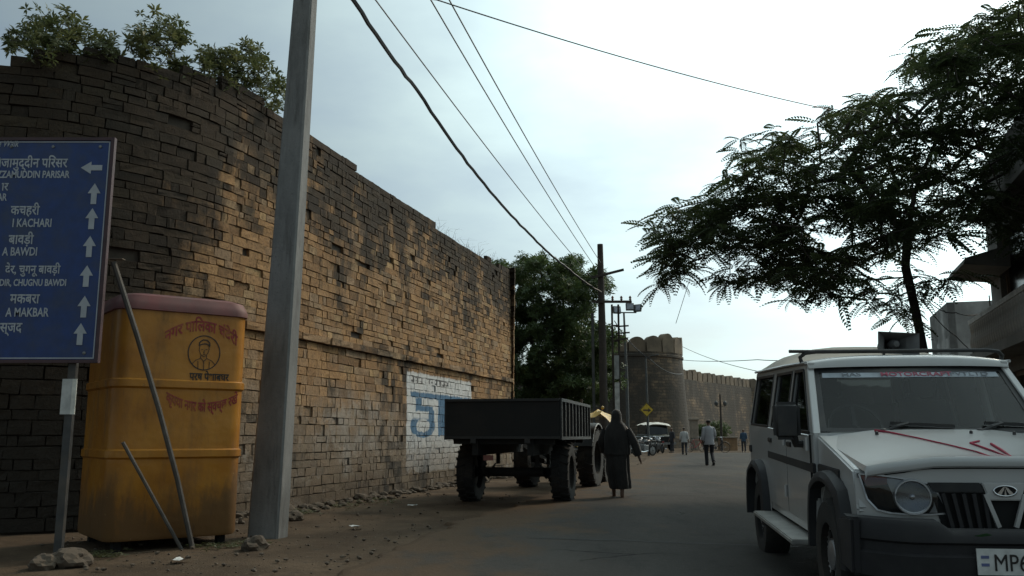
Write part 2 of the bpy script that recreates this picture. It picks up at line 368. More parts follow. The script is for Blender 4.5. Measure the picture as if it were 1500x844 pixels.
# white painted panel with blue and black lettering, brushed straight on the stones
def rect(a, b, u0, u1, v0, v1, soft=0.02):
    f = k.math('MULTIPLY', k.smooth(a, u0 - soft, u0 + soft), k.math('SUBTRACT', 1.0, k.smooth(a, u1 - soft, u1 + soft)))
    return k.math('MULTIPLY', f, k.math('MULTIPLY', k.smooth(b, v0 - soft, v0 + soft), k.math('SUBTRACT', 1.0, k.smooth(b, v1 - soft, v1 + soft))))
jit = k.math('MULTIPLY', k.math('SUBTRACT', k.noise(7, p, 3), 0.5), 0.10)
uj = k.math('ADD', us, jit); vj = k.math('ADD', uz, jit)
wear = k.math('SUBTRACT', 1.0, k.math('MULTIPLY', k.smooth(k.noise(4.5, p, 6, 0.75), 0.50, 0.70), k.math('SUBTRACT', 1.15, k.smooth(uz, 0.4, 1.7))))
panel = k.math('MULTIPLY', k.math('MULTIPLY', rect(uj, vj, s0, s1, zb, zt), wear, clamp=True), k.math('ADD', k.math('MULTIPLY', k.smooth(uz, .45, 1.35), .7), .3))
c = k.mix(k.math('MULTIPLY', panel, 0.85), c, (0.60, 0.61, 0.61))
W = s1 - s0
def ringm(cu, cv, ru, rv, th):
    du = k.math('DIVIDE', k.math('SUBTRACT', uj, cu), ru); dv = k.math('DIVIDE', k.math('SUBTRACT', vj, cv), rv)
    r = k.math('SQRT', k.math('ADD', k.math('POWER', k.math('ABSOLUTE', du), 2.0), k.math('POWER', k.math('ABSOLUTE', dv), 2.0)))
    return k.math('SUBTRACT', 1.0, k.smooth(k.math('ABSOLUTE', k.math('SUBTRACT', r, 1.0)), th - 0.06, th + 0.06))
blue = rect(uj, vj, s0 + .05 * W, s0 + .98 * W, 1.90, 2.02)
for (a, b, c0, c1) in ((.12, .20, 1.66, 1.9), (.12, .36, 1.62, 1.74), (.30, .38, 1.40, 1.66), (.44, .55, 1.10, 1.92), (.66, .76, 1.12, 1.92), (.76, .92, 1.46, 1.58), (.90, .99, 1.10, 1.92)):
    blue = k.math('MAXIMUM', blue, rect(uj, vj, s0 + a * W, s0 + b * W, c0, c1))
blue = k.math('MAXIMUM', blue, k.math('MULTIPLY', ringm(s0 + .22 * W, 1.32, .13 * W, 0.2, 0.30), k.math('SUBTRACT', 1.0, k.smooth(vj, 1.42, 1.5))))
blk = rect(uj, vj, s0 + .07 * W, s0 + .60 * W, 2.315, 2.335, 0.008)
for a in np.arange(.08, .60, .055):
    blk = k.math('MAXIMUM', blk, rect(uj, vj, s0 + a * W, s0 + (a + .016) * W, 2.2 + .04 * random.random(), 2.33, 0.008))
    blk = k.math('MAXIMUM', blk, rect(uj, vj, s0 + (a - .02) * W, s0 + (a + .02) * W, 2.215 + .05 * random.random(), 2.255 + .02 * random.random(), 0.01))
for a in (.22, .36): blk = k.math('MULTIPLY', blk, k.math('SUBTRACT', 1.0, rect(us, uz, s0 + a * W, s0 + (a + .035) * W, 2.1, 2.4, 0.005)))
c = k.mix(k.math('MULTIPLY', k.math('MULTIPLY', blue, wear, clamp=True), 0.9), c, (0.035, 0.12, 0.22))
c = k.mix(k.math('MULTIPLY', blk, 0.85), c, (0.02, 0.02, 0.022))
k.set(k.b.inputs['Base Color'], c); k.b.inputs['Roughness'].default_value = 0.93; k.b.inputs['Specular IOR Level'].default_value = 0.2
k.bump(k.math('ADD', k.noise(30, p, 6, 0.75), k.math('MULTIPLY', k.noise(9, p, 4, .7), 0.8)), 0.9, 0.022)
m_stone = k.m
m_core = M('wall_core', (0.055, 0.042, 0.03), 0.95, scale=3, bump=0.5, space='pos')

wall = thing('stone_wall', 'tall old sandstone block wall with dark stained top and rounded corner', 'stone wall', (-3.5, 13.5, 0))
WO = Vector((-3.5, 13.5, 0))
# core behind the stones
sv = np.linspace(0, LEN, 120); fr, bk = [], []
rows = []
for s in sv:
    t = topz(s) - 0.10; a0 = wp(s, 0, -0.055); a1 = wp(s, t, -0.055); b1 = wp(s, t, -1.5); b0 = wp(s, 0, -1.5)
    rows.append([q - WO for q in (a0 - Vector((0, 0, .3)), a1, b1, b0 - Vector((0, 0, .3)))])
mb = MB().grid(rows, closed=True); n = len(rows) * 4
mb.f += [(0, 1, 2, 3), (n - 4, n - 3, n - 2, n - 1)]
mb.obj('core', m_core, wall)
def stone_geo(sa, sb, za, zb_, d, mapf, rough=0.004, nu=3, nv=2):
    """one dressed block: chamfered box with an uneven face. mapf(s,z,d)->world"""
    j = 0.003 + 0.006 * random.random() ** 2; sa += j; sb -= j; za += j; zb_ -= j
    js = lambda a: random.uniform(-a, a)
    cr = [(sa + js(.010), za + js(.007)), (sb + js(.010), za + js(.007)), (sb + js(.008), zb_ + js(.006)), (sa + js(.008), zb_ + js(.006))]
    ch = random.uniform(.001, .004); V = []; UV = []
    def bil(u, v, ins):
        a = cr[0][0] * (1 - u) + cr[1][0] * u; b = cr[3][0] * (1 - u) + cr[2][0] * u
        x = a * (1 - v) + b * v; a = cr[0][1] * (1 - v) + cr[3][1] * v; b = cr[1][1] * (1 - v) + cr[2][1] * v
        y = a * (1 - u) + b * u
        x += ins * (0.5 - u) * 2; y += ins * (0.5 - v) * 2; return x, y
    ring = [(i / nu, 0) for i in range(nu)] + [(1, i / nv) for i in range(nv)] + [(1 - i / nu, 1) for i in range(nu)] + [(0, 1 - i / nv) for i in range(nv)]
    n = len(ring); tilt_u, tilt_v = js(.006), js(.004)
    for (dd, ins) in ((-0.09, 0.0), (-0.004, 0.0)):
        for (u, v) in ring:
            x, y = bil(u, v, ins); V.append(mapf(x, y, d + dd + tilt_u * (u - .5) + tilt_v * (v - .5))); UV.append((x, y))
    g = {}
    for a in range(nu + 1):
        for b in range(nv + 1):
            u, v = a / nu, b / nv; x, y = bil(u, v, ch); edge = a in (0, nu) or b in (0, nv)
            V.append(mapf(x + js(.004), y + js(.004), d + tilt_u * (u - .5) + tilt_v * (v - .5) + js(rough) * (0.8 if edge else 1))); UV.append((x, y)); g[a, b] = len(V) - 1
    Fc = [(i, (i + 1) % n, n + (i + 1) % n, n + i) for i in range(n)]
    fr_ = [g[i, 0] for i in range(nu)] + [g[nu, i] for i in range(nv)] + [g[nu - i, nv] for i in range(nu)] + [g[0, nv - i] for i in range(nv)]
    Fc += [(n + i, n + (i + 1) % n, fr_[(i + 1) % n], fr_[i]) for i in range(n)]
    Fc += [(g[a, b], g[a + 1, b], g[a + 1, b + 1], g[a, b + 1]) for a in range(nu) for b in range(nv)]
    return V, Fc, UV
def stone_mesh(name, items):
    V = []; Fc = []; UVv = []; RC = []
    for (v, f, uv, rc) in items:
        b = len(V); V += v; UVv += uv; Fc += [tuple(i + b for i in q) for q in f]; RC += [rc] * len(v)
    me = np_mesh(name, np.array([tuple(q) for q in V]), np.array(Fc))
    uvl = me.uv_layers.new(name='wall'); li = np.empty(len(me.loops), dtype=np.int32); me.loops.foreach_get('vertex_index', li)
    uvl.data.foreach_set('uv', np.array(UVv, dtype=np.float32)[li].ravel())
    ca = me.color_attributes.new('rnd', 'FLOAT_COLOR', 'POINT'); ca.data.foreach_set('color', np.array([(a, b, c_, 1) for a, b, c_ in RC], dtype=np.float32).ravel())
    return me
LEDGE0, LEDGE1 = 2.62, 2.74
stones = []; z = 0.02; ci = 0
mapw = lambda s, z, d: wp(s, z, d) - WO
while z < 7.2:
    below = z < LEDGE0
    h = random.uniform(0.115, 0.185) if below else random.uniform(0.092, 0.152)
    if below and z + h > LEDGE0 - 0.10: h = LEDGE0 - z - 0.004
    if z >= LEDGE0 - 0.01 and z < LEDGE1: z = LEDGE1 + 0.004; continue
    s = -random.random() * 0.3
    while s < LEN:
        L = random.choice((random.uniform(0.11, 0.2), random.uniform(0.18, 0.32), random.uniform(0.28, 0.48)))
        a, b = max(s, 0.0), min(s + L, LEN); s += L
        if b - a < 0.08: continue
        t = topz((a + b) / 2); 
        if z + h * 0.6 > t: continue
        if random.random() < (0.010 if not below else 0.004): continue
        if not below and random.random() < 0.08 and h > 0.13:   # two thin slips instead of a block
            zm = z + h * random.uniform(.4, .6); parts_ = [(a, b, z, zm), (a, b, zm, z + h)]
        else: parts_ = [(a, b, z, z + h)]
        for q in parts_:
            dd = random.gauss(0, 0.0028 if below else 0.0048)
            if random.random() < 0.025: dd -= 0.03
            stones.append((q, max(-0.05, min(0.045, dd))))
    z += h
hid = [(0, 205, 172, 528), (150, 425, 354, 800), (366, 0, 460, 790), (650, 580, 880, 730)]
scored = []
for i, (q, d) in enumerate(stones):
    a = proj(wp(q[0], q[2])); b = proj(wp(q[1], q[3])); ar = abs((b[0] - a[0]) * (b[1] - a[1])); cx, cy = (a[0] + b[0]) / 2, (a[1] + b[1]) / 2
    if not (0 < cx < 1500 and 0 < cy < 844) or any(h[0] < cx < h[2] and h[1] < cy < h[3] for h in hid): ar = 0
    scored.append((ar, i))
big = set(i for ar, i in sorted(scored, reverse=True)[:300])
rest = []
for i, (q, d) in enumerate(stones):
    v, f, uv = stone_geo(*q, d, mapw, random.choice((.002, .004, .008))); rc = (random.random(), random.random(), random.random())
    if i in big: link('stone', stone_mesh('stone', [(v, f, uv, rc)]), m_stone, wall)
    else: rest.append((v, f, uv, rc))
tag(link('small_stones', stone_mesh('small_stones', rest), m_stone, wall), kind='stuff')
s = 0.0
while s < LEN - 0.1:
    L = random.uniform(0.55, 1.1); b = min(s + L, LEN)
    v, f, uv = stone_geo(s, b, LEDGE0, LEDGE1, 0.075 + random.gauss(0, .012), mapw, 0.014, 6, 2)
    link('ledge_stone', stone_mesh('ledge_stone', [(v, f, uv, (random.random(), .9, .5))]), m_stone, wall); s = b
# far return of the wall: end face quoins
endp = wp(LEN, 0); back = Vector((-dirw.y, dirw.x, 0)); items = []
z = 0.02
while z < topz(LEN) - 0.05:
    h = random.uniform(.14, .2); x = 0.0
    while x < 1.5:
        L = random.uniform(.25, .5); b = min(1.5, x + L)
        v, f, uv = stone_geo(x, b, z, z + h, random.gauss(0, .01), lambda s, zz, d: endp + back * (s - 0.012 * zz) + Vector((dirw.x, dirw.y, 0)) * (d + 0.03) + Vector((0, 0, zz)) - WO)
        f = [tuple(reversed(q)) for q in f]; items.append((v, f, [(LEN, q[1]) for q in uv], (random.random(), random.random(), 0))); x = b
    z += h
tag(link('end_stones', stone_mesh('end_stones', items), m_stone, wall), kind='stuff')

def rock(r, seed, flat=0.7):
    bm = bmesh.new(); bmesh.ops.create_icosphere(bm, subdivisions=3 if r > .1 else 2 if r > .03 else 1, radius=r)
    for v in bm.verts:
        q = v.co.normalized(); d = 1 + 0.45 * mnoise.noise(q * 1.3 + Vector((seed, 0, 0))) + 0.2 * mnoise.noise(q * 3 + Vector((0, seed, 0))) + 0.09 * mnoise.noise(q * 8)
        v.co = Vector((q.x * 1.15, q.y, q.z * flat)) * r * d
    me = bpy.data.meshes.new('rock'); bm.to_mesh(me); bm.free(); return me
m_rock = M('rubble_stone', (0.095, 0.072, 0.052), 0.95, scale=5, bump=0.6, dirt=0.5, space='pos')
# rubble along the wall foot: uncountable
V = []; Fc = []
for i in range(240):
    s = random.uniform(s_of_px(300), LEN); d = abs(random.gauss(0.12, 0.28)); P = wp(s, 0, 0.05 + d); r = random.uniform(0.02, 0.09) * (1.2 - min(d, .8))
    me = rock(r, i * 3.1); b = len(V); V += [tuple(v.co + P + Vector((0, 0, r * 0.3))) for v in me.vertices]; Fc += [tuple(x + b for x in q.vertices) for q in me.polygons]; bpy.data.meshes.remove(me)
for i in range(700):
    P = G(random.uniform(60, 800), random.uniform(725, 843)); r = random.choice((0.005, 0.006, 0.008, 0.01, 0.014, 0.022))
    if P.x > np.interp(P.y, [a for a, _ in LE], [b for _, b in LE]) + 0.5: continue
    me = rock(r, i * 1.7); b = len(V); V += [tuple(v.co + P + Vector((0, 0, r * 0.4 + .012))) for v in me.vertices]; Fc += [tuple(x + b for x in q.vertices) for q in me.polygons]; bpy.data.meshes.remove(me)
tag(link('rubble', np_mesh('rubble', V, Fc), m_rock), 'small broken stones and grit strewn along the wall foot', 'rubble', kind='stuff')
for (px, py, r, lab) in ((372, 806, .12, 'rough brown stone lying at the foot of the concrete pole'), (432, 762, .11, 'dark squarish stone between the pole and the wall foot'),
                         (62, 834, .11, 'left one of two pale stones heaped at the signpost foot'), (104, 831, .14, 'larger right stone heaped at the signpost foot')):
    o = link('stone', rock(r, px), m_rock); P = G(px, py); o.location = (P.x, P.y, r * 0.38); o.rotation_euler = (0, 0, px); tag(o, lab, 'stone')

# ================================================================== VEGETATION HELPERS
def rotmats(az, el, roll):
    ca, sa = np.cos(az), np.sin(az); ce, se = np.cos(el), np.sin(el); cr_, sr = np.cos(roll), np.sin(roll)
    X = np.stack([ca * ce, sa * ce, se], -1); Yv = np.stack([-sa, ca, np.zeros_like(az)], -1); Zv = np.cross(X, Yv)
    Y2 = Yv * cr_[:, None] + Zv * sr[:, None]; Z2 = -Yv * sr[:, None] + Zv * cr_[:, None]
    return np.stack([X, Y2, Z2], -1)
def scatter(name, tv, tq, T, Rm, sc):
    tv = np.asarray(tv, dtype=np.float64); tq = np.asarray(tq)
    P = np.einsum('nij,vj->nvi', Rm, tv) * sc[:, None, None] + T[:, None, :]
    Q = tq[None] + (np.arange(len(T)) * len(tv))[:, None, None]
    return np_mesh(name, P.reshape(-1, 3), Q.reshape(-1, tq.shape[1]))
def frond_t(n=10, plen=0.21, droop=0.40, w=0.10):
    """feathery compound leaf along +x"""
    V, Q = [], []
    def zq(x): return -droop * x * x
    V += [(0, -.008, 0), (0, .008, 0), (1, .004, zq(1)), (1, -.004, zq(1))]; Q.append((0, 1, 2, 3))
    for i in range(n):
        x = 0.14 + 0.86 * i / (n - 1); L = plen * math.sin(PI * (0.18 + 0.72 * i / (n - 1)))
        for sgn in (-1, 1):
            a = R(62 - 22 * i / n); dx, dy = math.cos(a) * L, sgn * math.sin(a) * L; z0 = zq(x); b = len(V)
            nx, ny = -dy / L * w / 2, dx / L * w / 2
            V += [(x, 0, z0), (x + dx * .5 + nx, dy * .5 + ny, z0 + .01), (x + dx, dy, z0 - .25 * L), (x + dx * .5 - nx, dy * .5 - ny, z0 + .01)]
            Q.append((b, b + 1, b + 2, b + 3))
    return V, Q
def rosette_t(n=7, tilt=0.2):
    """tuft of pointed leaves"""
    V, Q = [], []
    for i in range(n):
        a = 2 * PI * i / n + 0.3 * (i % 2); e = 0.5 - tilt * (i % 3); c, s = math.cos(a), math.sin(a); b = len(V)
        L = 0.8 + 0.2 * (i % 2)
        def P(x, y, z): return (c * x - s * y, s * x + c * y, z)
        V += [P(0, 0, 0), P(L * .5, L * .15, L * .5 * e), P(L, 0, L * e * 0.35), P(L * .5, -L * .15, L * .5 * e)]; Q.append((b, b + 1, b + 2, b + 3))
    return V, Q
def branches(roots, tips, r_tip, r_exp=0.42, rmax=1.0):
    """greedy tree: joins each tip to the nearest node already grown; returns an MB of tapered tubes"""
    nodes = [np.array(r[0]) for r in roots]; par = [r[1] for r in roots]
    base = np.array(nodes[len(roots) - 1])
    order = np.argsort(np.linalg.norm(tips - base, axis=1))
    for i in order:
        t = tips[i]; A = np.array(nodes); d = np.linalg.norm(A - t, axis=1) + 0.15 * np.linalg.norm(A - base, axis=1)
        d[:max(0, len(roots) - 4)] += 1.0
        j = int(np.argmin(d)); a = nodes[j]; L = np.linalg.norm(t - a); m = max(1, int(L / 0.45)); prev = j
        for q in range(1, m + 1):
            f = q / m; pnt = a * (1 - f) + t * f + np.array([0, 0, 0.10 * L * math.sin(PI * f)]) + rng.normal(0, 0.025, 3) * (q < m)
            nodes.append(pnt); par.append(prev); prev = len(nodes) - 1
    cnt = np.ones(len(nodes)) * 0; kids = set(par)
    for i in range(len(nodes)):
        if i not in kids: cnt[i] = 1
    for i in range(len(nodes) - 1, 0, -1):
        if par[i] >= 0: cnt[par[i]] += cnt[i]
    rad = np.minimum(r_tip * np.maximum(cnt, 1) ** r_exp, rmax); mb = MB()
    for i in range(len(nodes)):
        if par[i] < 0: continue
        a, b = nodes[par[i]], nodes[i]
        if np.linalg.norm(b - a) < 1e-4: continue
        ra = min(rad[par[i]], rad[i] * 1.35); mb.tube([a, b], [ra, rad[i]], 6 if rad[i] > 0.02 else 4, cap=False)
    return mb, nodes
def inpoly(x, y, P):
    c = False; j = len(P) - 1
    for i in range(len(P)):
        if (P[i][1] > y) != (P[j][1] > y) and x < (P[j][0] - P[i][0]) * (y - P[i][1]) / (P[j][1] - P[i][1]) + P[i][0]: c = not c
        j = i
    return c
m_bark = M('bark', (0.055, 0.045, 0.036), 0.95, scale=8, bump=0.6, space='pos')

# ---- plants rooted in the top of the stone wall
m_leafa = leafmat('wall_plant_leaf', (0.055, 0.075, 0.028), (0.16, 0.165, 0.065))
rt = rosette_t(8)
for (poly, base, nleaf, lab) in (
    ([(8, 60), (40, 35), (62, 15), (75, 30), (100, 18), (125, 42), (150, 52), (178, 78), (160, 96), (90, 88), (40, 86)], (95, 80), 120, 'leafy bush growing on the dark leftmost top of the stone wall'),
    ([(190, 62), (205, 45), (228, 22), (250, 35), (262, 38), (280, 50), (275, 62), (262, 70), (285, 112), (230, 104), (195, 76)], (262, 98), 75, 'bush with a bent bare branch on the wall top, middle of three'),
    ([(288, 82), (310, 68), (345, 75), (365, 62), (390, 72), (385, 92), (400, 105), (418, 130), (420, 155), (400, 160), (380, 150), (345, 130), (295, 112)], (300, 108), 130, 'bush trailing down the wall top beside the concrete pole')):
    sB = s_of_px(base[0]); yB = wp(sB, 5.5).y + 0.35; b0 = D(base[0], base[1] + 22, yB); tips = []
    while len(tips) < nleaf:
        x = random.uniform(min(q[0] for q in poly), max(q[0] for q in poly)); y = random.uniform(min(q[1] for q in poly), max(q[1] for q in poly))
        if inpoly(x, y, poly): tips.append(D(x, y, wp(s_of_px(x), 5.5).y + random.gauss(0.25, 0.28)))
    T = np.array([tuple(t - b0) for t in tips])
    o = thing('wall_plant', lab, 'bush', b0, group='bushes on top of the stone wall')
    mb, nd = branches([((0, 0, -.1), -1), ((0, 0, 0.05), 0)], T, 0.004, 0.4, 0.025)
    mb.obj('stem', m_bark, o)
    T2 = np.repeat(T, 3, 0) + rng.normal(0, 0.06, (len(T) * 3, 3)); n = len(T2)
    link('foliage', scatter('foliage', *rt, T2, rotmats(rng.uniform(0, 2 * PI, n), rng.normal(0, .5, n), rng.normal(0, .5, n)), rng.uniform(.08, .14, n)), m_leafa, o)
m_straw = M('dry_straw', (0.16, 0.13, 0.08), 0.9)
mb = MB()
for i in range(70):
    x = random.uniform(635, 735); a = wp(s_of_px(x), topz(s_of_px(x)) - 0.05, random.uniform(-.5, -.1)); q = a + Vector((random.gauss(0, .12), random.gauss(0, .1), random.uniform(.1, .45)))
    mb.tube([a, (a + q) / 2 + Vector((random.gauss(0, .04), 0, .03)), q, q + Vector((random.gauss(0, .12), 0, random.uniform(-.05, .06)))], [.004, .003, .002, .001], 3, cap=False)
tag(mb.obj('dry_grass', m_straw), 'wispy dry grass sprouting along the far wall top', 'dry grass', kind='stuff')

# ---- big feathery tree at the right
PG = [(935, 352), (985, 305), (1040, 265), (1075, 240), (1085, 205), (1140, 180), (1160, 197), (1213, 168), (1240, 130), (1300, 142), (1345, 122), (1310, 97), (1370, 58), (1420, 25), (1480, 5), (1560, -40), (1700, -30), (1790, 150), (1740, 330),
      (1600, 370), (1500, 352), (1440, 335), (1385, 345), (1315, 385), (1240, 402), (1225, 432), (1150, 438), (1125, 412), (1050, 416), (1090, 385), (1005, 398), (940, 424), (965, 396), (1000, 378), (938, 392), (985, 362)]
ty = 16.0; tb = D(1372, 640, ty); tb = Vector((tb.x, ty, 0))
tree = thing('flame_tree', 'large spreading feathery-leaved tree overhanging the road behind the white jeep', 'tree', tb)
tips = []; tries = 0
while len(tips) < 950:
    x = random.uniform(930, 1790); y = random.uniform(-40, 440)
    if not inpoly(x, y, PG): continue
    # thinner foliage at the upper right, where sky shows through
    if x < 1360 and random.random() < 0.25 and y < 230: continue
    half = 1.0 + 2.0 * min(1.0, max(0, (x - 935) / 350)); tips.append(D(x, y, ty - 0.6 + random.uniform(-half, half)))
for (x, y) in ((1285, 425), (1300, 445), (1275, 410), (1318, 440), (1335, 455), (1265, 432), (1345, 430), (1315, 420), (1330, 462), (1395, 408), (1410, 402), (1385, 412), (1360, 418), (1270, 445), (1310, 462), (1345, 405)):
    tips.append(D(x, y, ty + random.uniform(-.5, .3)))
T = np.array([tuple(t - tb) for t in tips])
def rel(px, py, Y): return tuple(D(px, py, Y) - tb)
roots = [((0, 0, -.1), -1), (rel(1366, 580, ty), 0), (rel(1354, 520, ty), 1), (rel(1340, 450, ty), 2), (rel(1326, 390, ty), 3), (rel(1330, 345, ty), 4), (rel(1290, 305, ty), 5), (rel(1220, 300, ty - .4), 6), (rel(1140, 310, ty - .6), 7), (rel(1060, 330, ty - .7), 8),
         (rel(1340, 280, ty), 5), (rel(1370, 210, ty), 10), (rel(1430, 140, ty + .3), 11), (rel(1420, 280, ty - .5), 5), (rel(1540, 220, ty), 13), (rel(1240, 240, ty + .6), 6)]
mb, nd = branches(roots, T, 0.008, 0.40, 0.115)
mb.obj('trunk', m_bark, tree, smooth=True)
ft = frond_t(); reps = rng.integers(7, 12, len(T)); T2 = np.repeat(T, reps, 0); n = len(T2)
m_leafg = leafmat('feather_leaf', (0.035, 0.050, 0.020), (0.075, 0.10, 0.038), 0.4)
tag(link('crown', scatter('crown', *ft, T2 + rng.normal(0, .05, (n, 3)), rotmats(rng.uniform(0, 2 * PI, n), rng.normal(0.0, .26, n), rng.normal(0, .3, n)), rng.uniform(.32, .55, n)), m_leafg, tree), kind='stuff')

# ---- dense round-leaved tree beyond the wall
ty = 33.0; tb = Vector((D(838, 640, ty).x, ty, 0))
tree = thing('leafy_tree', 'dense dark green round-crowned tree between the stone wall and the wooden pole', 'tree', tb)
PT = [(690, 430), (725, 385), (760, 382), (790, 372), (805, 392), (828, 372), (850, 382), (855, 405), (880, 400), (892, 420), (870, 440), (862, 470), (880, 478), (905, 490), (905, 560), (880, 600), (850, 612), (800, 640), (700, 640), (660, 560)]
tips = []
while len(tips) < 560:
    x = random.uniform(655, 906); y = random.uniform(372, 640)
    if inpoly(x, y, PT): tips.append(D(x, y, ty + random.uniform(-2.2, 2.2)))
T = np.array([tuple(t - tb) for t in tips])
mb, nd = branches([((0, 0, -.1), -1), ((0, 0, 1.2), 0), ((-.1, 0, 2.1), 1), ((-.6, 0, 3.2), 2), ((.5, .2, 3.0), 2), ((-1.3, 0, 4.2), 3)], T, 0.012, 0.42, 0.24)
mb.obj('trunk', m_bark, tree, smooth=True)
lt = rosette_t(6, .3); reps = 44; T2 = np.repeat(T, reps, 0); n = len(T2); off = rng.normal(0, 1, (n, 3)); off /= np.linalg.norm(off, axis=1)[:, None]
T2 = T2 + off * (rng.uniform(0, 1, n) ** .5)[:, None] * np.array([.42, .42, .30])
m_leafd = leafmat('broad_leaf', (0.038, 0.065, 0.024), (0.105, 0.145, 0.048))
tag(link('crown', scatter('crown', *lt, T2, rotmats(rng.uniform(0, 2 * PI, n), rng.normal(0, .6, n), rng.normal(0, .6, n)), rng.uniform(.13, .22, n)), m_leafd, tree), kind='stuff')

# ================================================================== SIGN BOARD
sgY = 8.15; sgR = D(171, 207, sgY); sgB = D(142, 527, sgY)
SW, SH = 2.0, sgR.z - sgB.z; sx1 = (sgR.x + sgB.x) / 2 - 0.03
sign = thing('direction_sign', 'large blue direction board with white lettering and arrows on grey posts', 'sign', (sx1, sgY, 0))
m_blue = M('sign_blue', (0.010, 0.036, 0.15), 0.42, var=0.2, dirt=0.6, dirtcol=(0.045, 0.055, 0.08), scale=7)
m_sw = M('sign_white', (0.40, 0.42, 0.45), 0.5, var=0.1); m_edge = M('sign_frame', (0.06, 0.03, 0.035), 0.6)
zb0 = sgB.z
box((-SW, -.012, zb0), (0, .012, zb0 + SH)).obj('panel', m_blue, sign)
mb = MB()
for lo, hi in (((-SW, zb0 + SH - .018), (-.02, zb0 + SH - .008)), ((-SW, zb0 + .008), (-.02, zb0 + .018)), ((-.018, zb0 + .008), (-.008, zb0 + SH - .008))):
    mb.box((lo[0], -.0165, lo[1]), (hi[0], -.0125, hi[1]))
mb.obj('border', m_sw, sign)
mb = MB(); mb.bar((0.018, 0, zb0 - .03), (0.018, 0, zb0 + SH + .03), .034, .05); mb.bar((-SW, .0, zb0 + SH + .016), (0, .0, zb0 + SH + .016), .05, .03); mb.bar((-SW, 0, zb0 - .016), (0, 0, zb0 - .016), .05, .03)
mb.obj('frame', m_edge, sign)
pxm = SH / 320.0
def sg(px, py): return ((px - (171 - 30 * (py - 207) / 320)) * pxm - 0.01, -.0145, zb0 + (527 - py) * pxm)
LN = [('e Walk', 36, 216, 11, .3, 'w'), ('िनजामुद्दीन पिरसर', 107, 247, 15, 0, 'd'), ('NIZZAMUDDIN PARISAR', 110, 263, 11, 0, 'w'), ('मार', 21, 282, 13, 0, 'd'), ('GHAR', 19, 297, 11, 0, 'w'),
      ('कचहरी', 66, 318, 15, 0, 'd'), ('RAJ RANI KACHARI', 84, 336, 12.5, 0, 'w'), ('बावड़ी', 57, 361, 15, 0, 'd'), ('CHAKLA BAWDI', 63, 378, 12.5, 0, 'w'),
      ('मंिदर, चुगनू बावड़ी', 95, 404, 13, 0, 'd'), ('MANDIR, CHUGNU BAWDI', 104, 422, 10, 0, 'w'), ('मकबरा', 65, 447, 15, 0, 'd'), ('A MAKBAR', 78, 466, 13, 0, 'w'), ('मस्िजद', 40, 488, 15, 0, 'd')]
LN[4] = ('AR', 19, 297, 11, 0, 'w'); LN[6] = ('I KACHARI', 84, 336, 12.5, 0, 'w'); LN[8] = ('A BAWDI', 63, 378, 12.5, 0, 'w'); LN[10] = ('ANDIR, CHUGNU BAWDI', 104, 422, 10, 0, 'w'); LN[9] = ('देर, चुगनू बावड़ी', 95, 404, 13, 0, 'd'); LN[13] = ('स्जद', 40, 488, 15, 0, 'd'); LN[3] = ('ार', 21, 282, 13, 0, 'd')
for body, px, py, hp, sh, kd in LN:
    text('lettering', body, hp * pxm * (1.36 if kd == 'w' else 1.32), m_sw, sign, sg(px, py), (R(90), 0, 0), .0022 if sh == 0 else .0006, sh, 'RIGHT', 0.70 if kd == 'w' else .80)
def arrow(mb, c, ang, L):
    pts_ = [(-.5, -.13), (0.02, -.13), (.02, -.3), (.5, 0), (.02, .3), (.02, .13), (-.5, .13)]; ca, sa = math.cos(ang), math.sin(ang)
    mb.prism([(c[0] + (x * ca - y * sa) * L, c[1], c[2] + (x * sa + y * ca) * L) for x, y in pts_], (0, -.003, 0))
for px, py, a in ((143, 248, PI), (146, 287, PI / 2), (142, 324, PI / 2), (138, 365, PI / 2), (133, 408, PI / 2), (129, 452, PI / 2), (123, 491, PI / 2)):
    mb = MB(); arrow(mb, sg(px, py), a, 31 * pxm); mb.obj('arrow', m_sw, sign)
for bx_, bz_ in ((-.10, .06), (-.10, SH - .06), (-.95, .06), (-.95, SH - .06), (-.55, SH - .06)): MB().lathe([(.016, 0), (.014, -.008), (0, -.011)], (bx_, -.0125, zb0 + bz_), 'y', 10).obj('bolt', m_steel, sign)
m_post = M('grey_post', (0.06, 0.06, 0.06), 0.6, 0.2, dirt=0.5)
for dx in (sg(108, 540)[0], -SW + .25):
    post = MB().bar((dx, .045, -.3), (dx, .045, zb0 + SH - .1), .07, .05).obj('post', m_post, sign)
dx = sg(108, 540)[0]; z0 = D(105, 607, sgY).z; z1 = D(112, 555, sgY).z
box((dx - .072, .008, z0), (dx + .02, .017, z1)).obj('marker_plate', M('pale_plate', (0.5, 0.5, 0.48), .5), sign)
box((dx + .022, .004, z0), (dx + .062, .016, z1)).obj('marker_plate', M('cream_plate', (0.72, 0.70, 0.62), .5, dirt=.2), sign)

# iron props
a = G(284, 803); b = D(166, 383, 8.30)
o = thing('iron_prop', 'long rusty iron pipe leaning from the ground towards the blue board', 'pipe', a)
MB().tube([(0, 0, -.05)] + [tuple((b - a) * t + Vector((0.04 * math.sin(PI * t), 0, 0))) for t in (.25, .5, .75, 1)], .027, 8).obj('pipe', M('iron_grey', (.13, .12, .11), .7, .4, dirt=.5), o, smooth=True)
e = b - a; MB().box((-.04, -.03, -.004), (.10, .03, .004)).obj('flat_tab', m_wood, o).location = (e.x, e.y, e.z + .02)
a = G(270, 804); b = D(180, 648, 8.62)
o = MB().tube([(0, 0, -.05), tuple(b - a)], .019, 8).obj('iron_rod', M('iron_grey', (.13, .12, .11), .7), smooth=True)
o.location = a; tag(o, 'short iron rod leaning across the foot of the yellow cabin', 'rod')

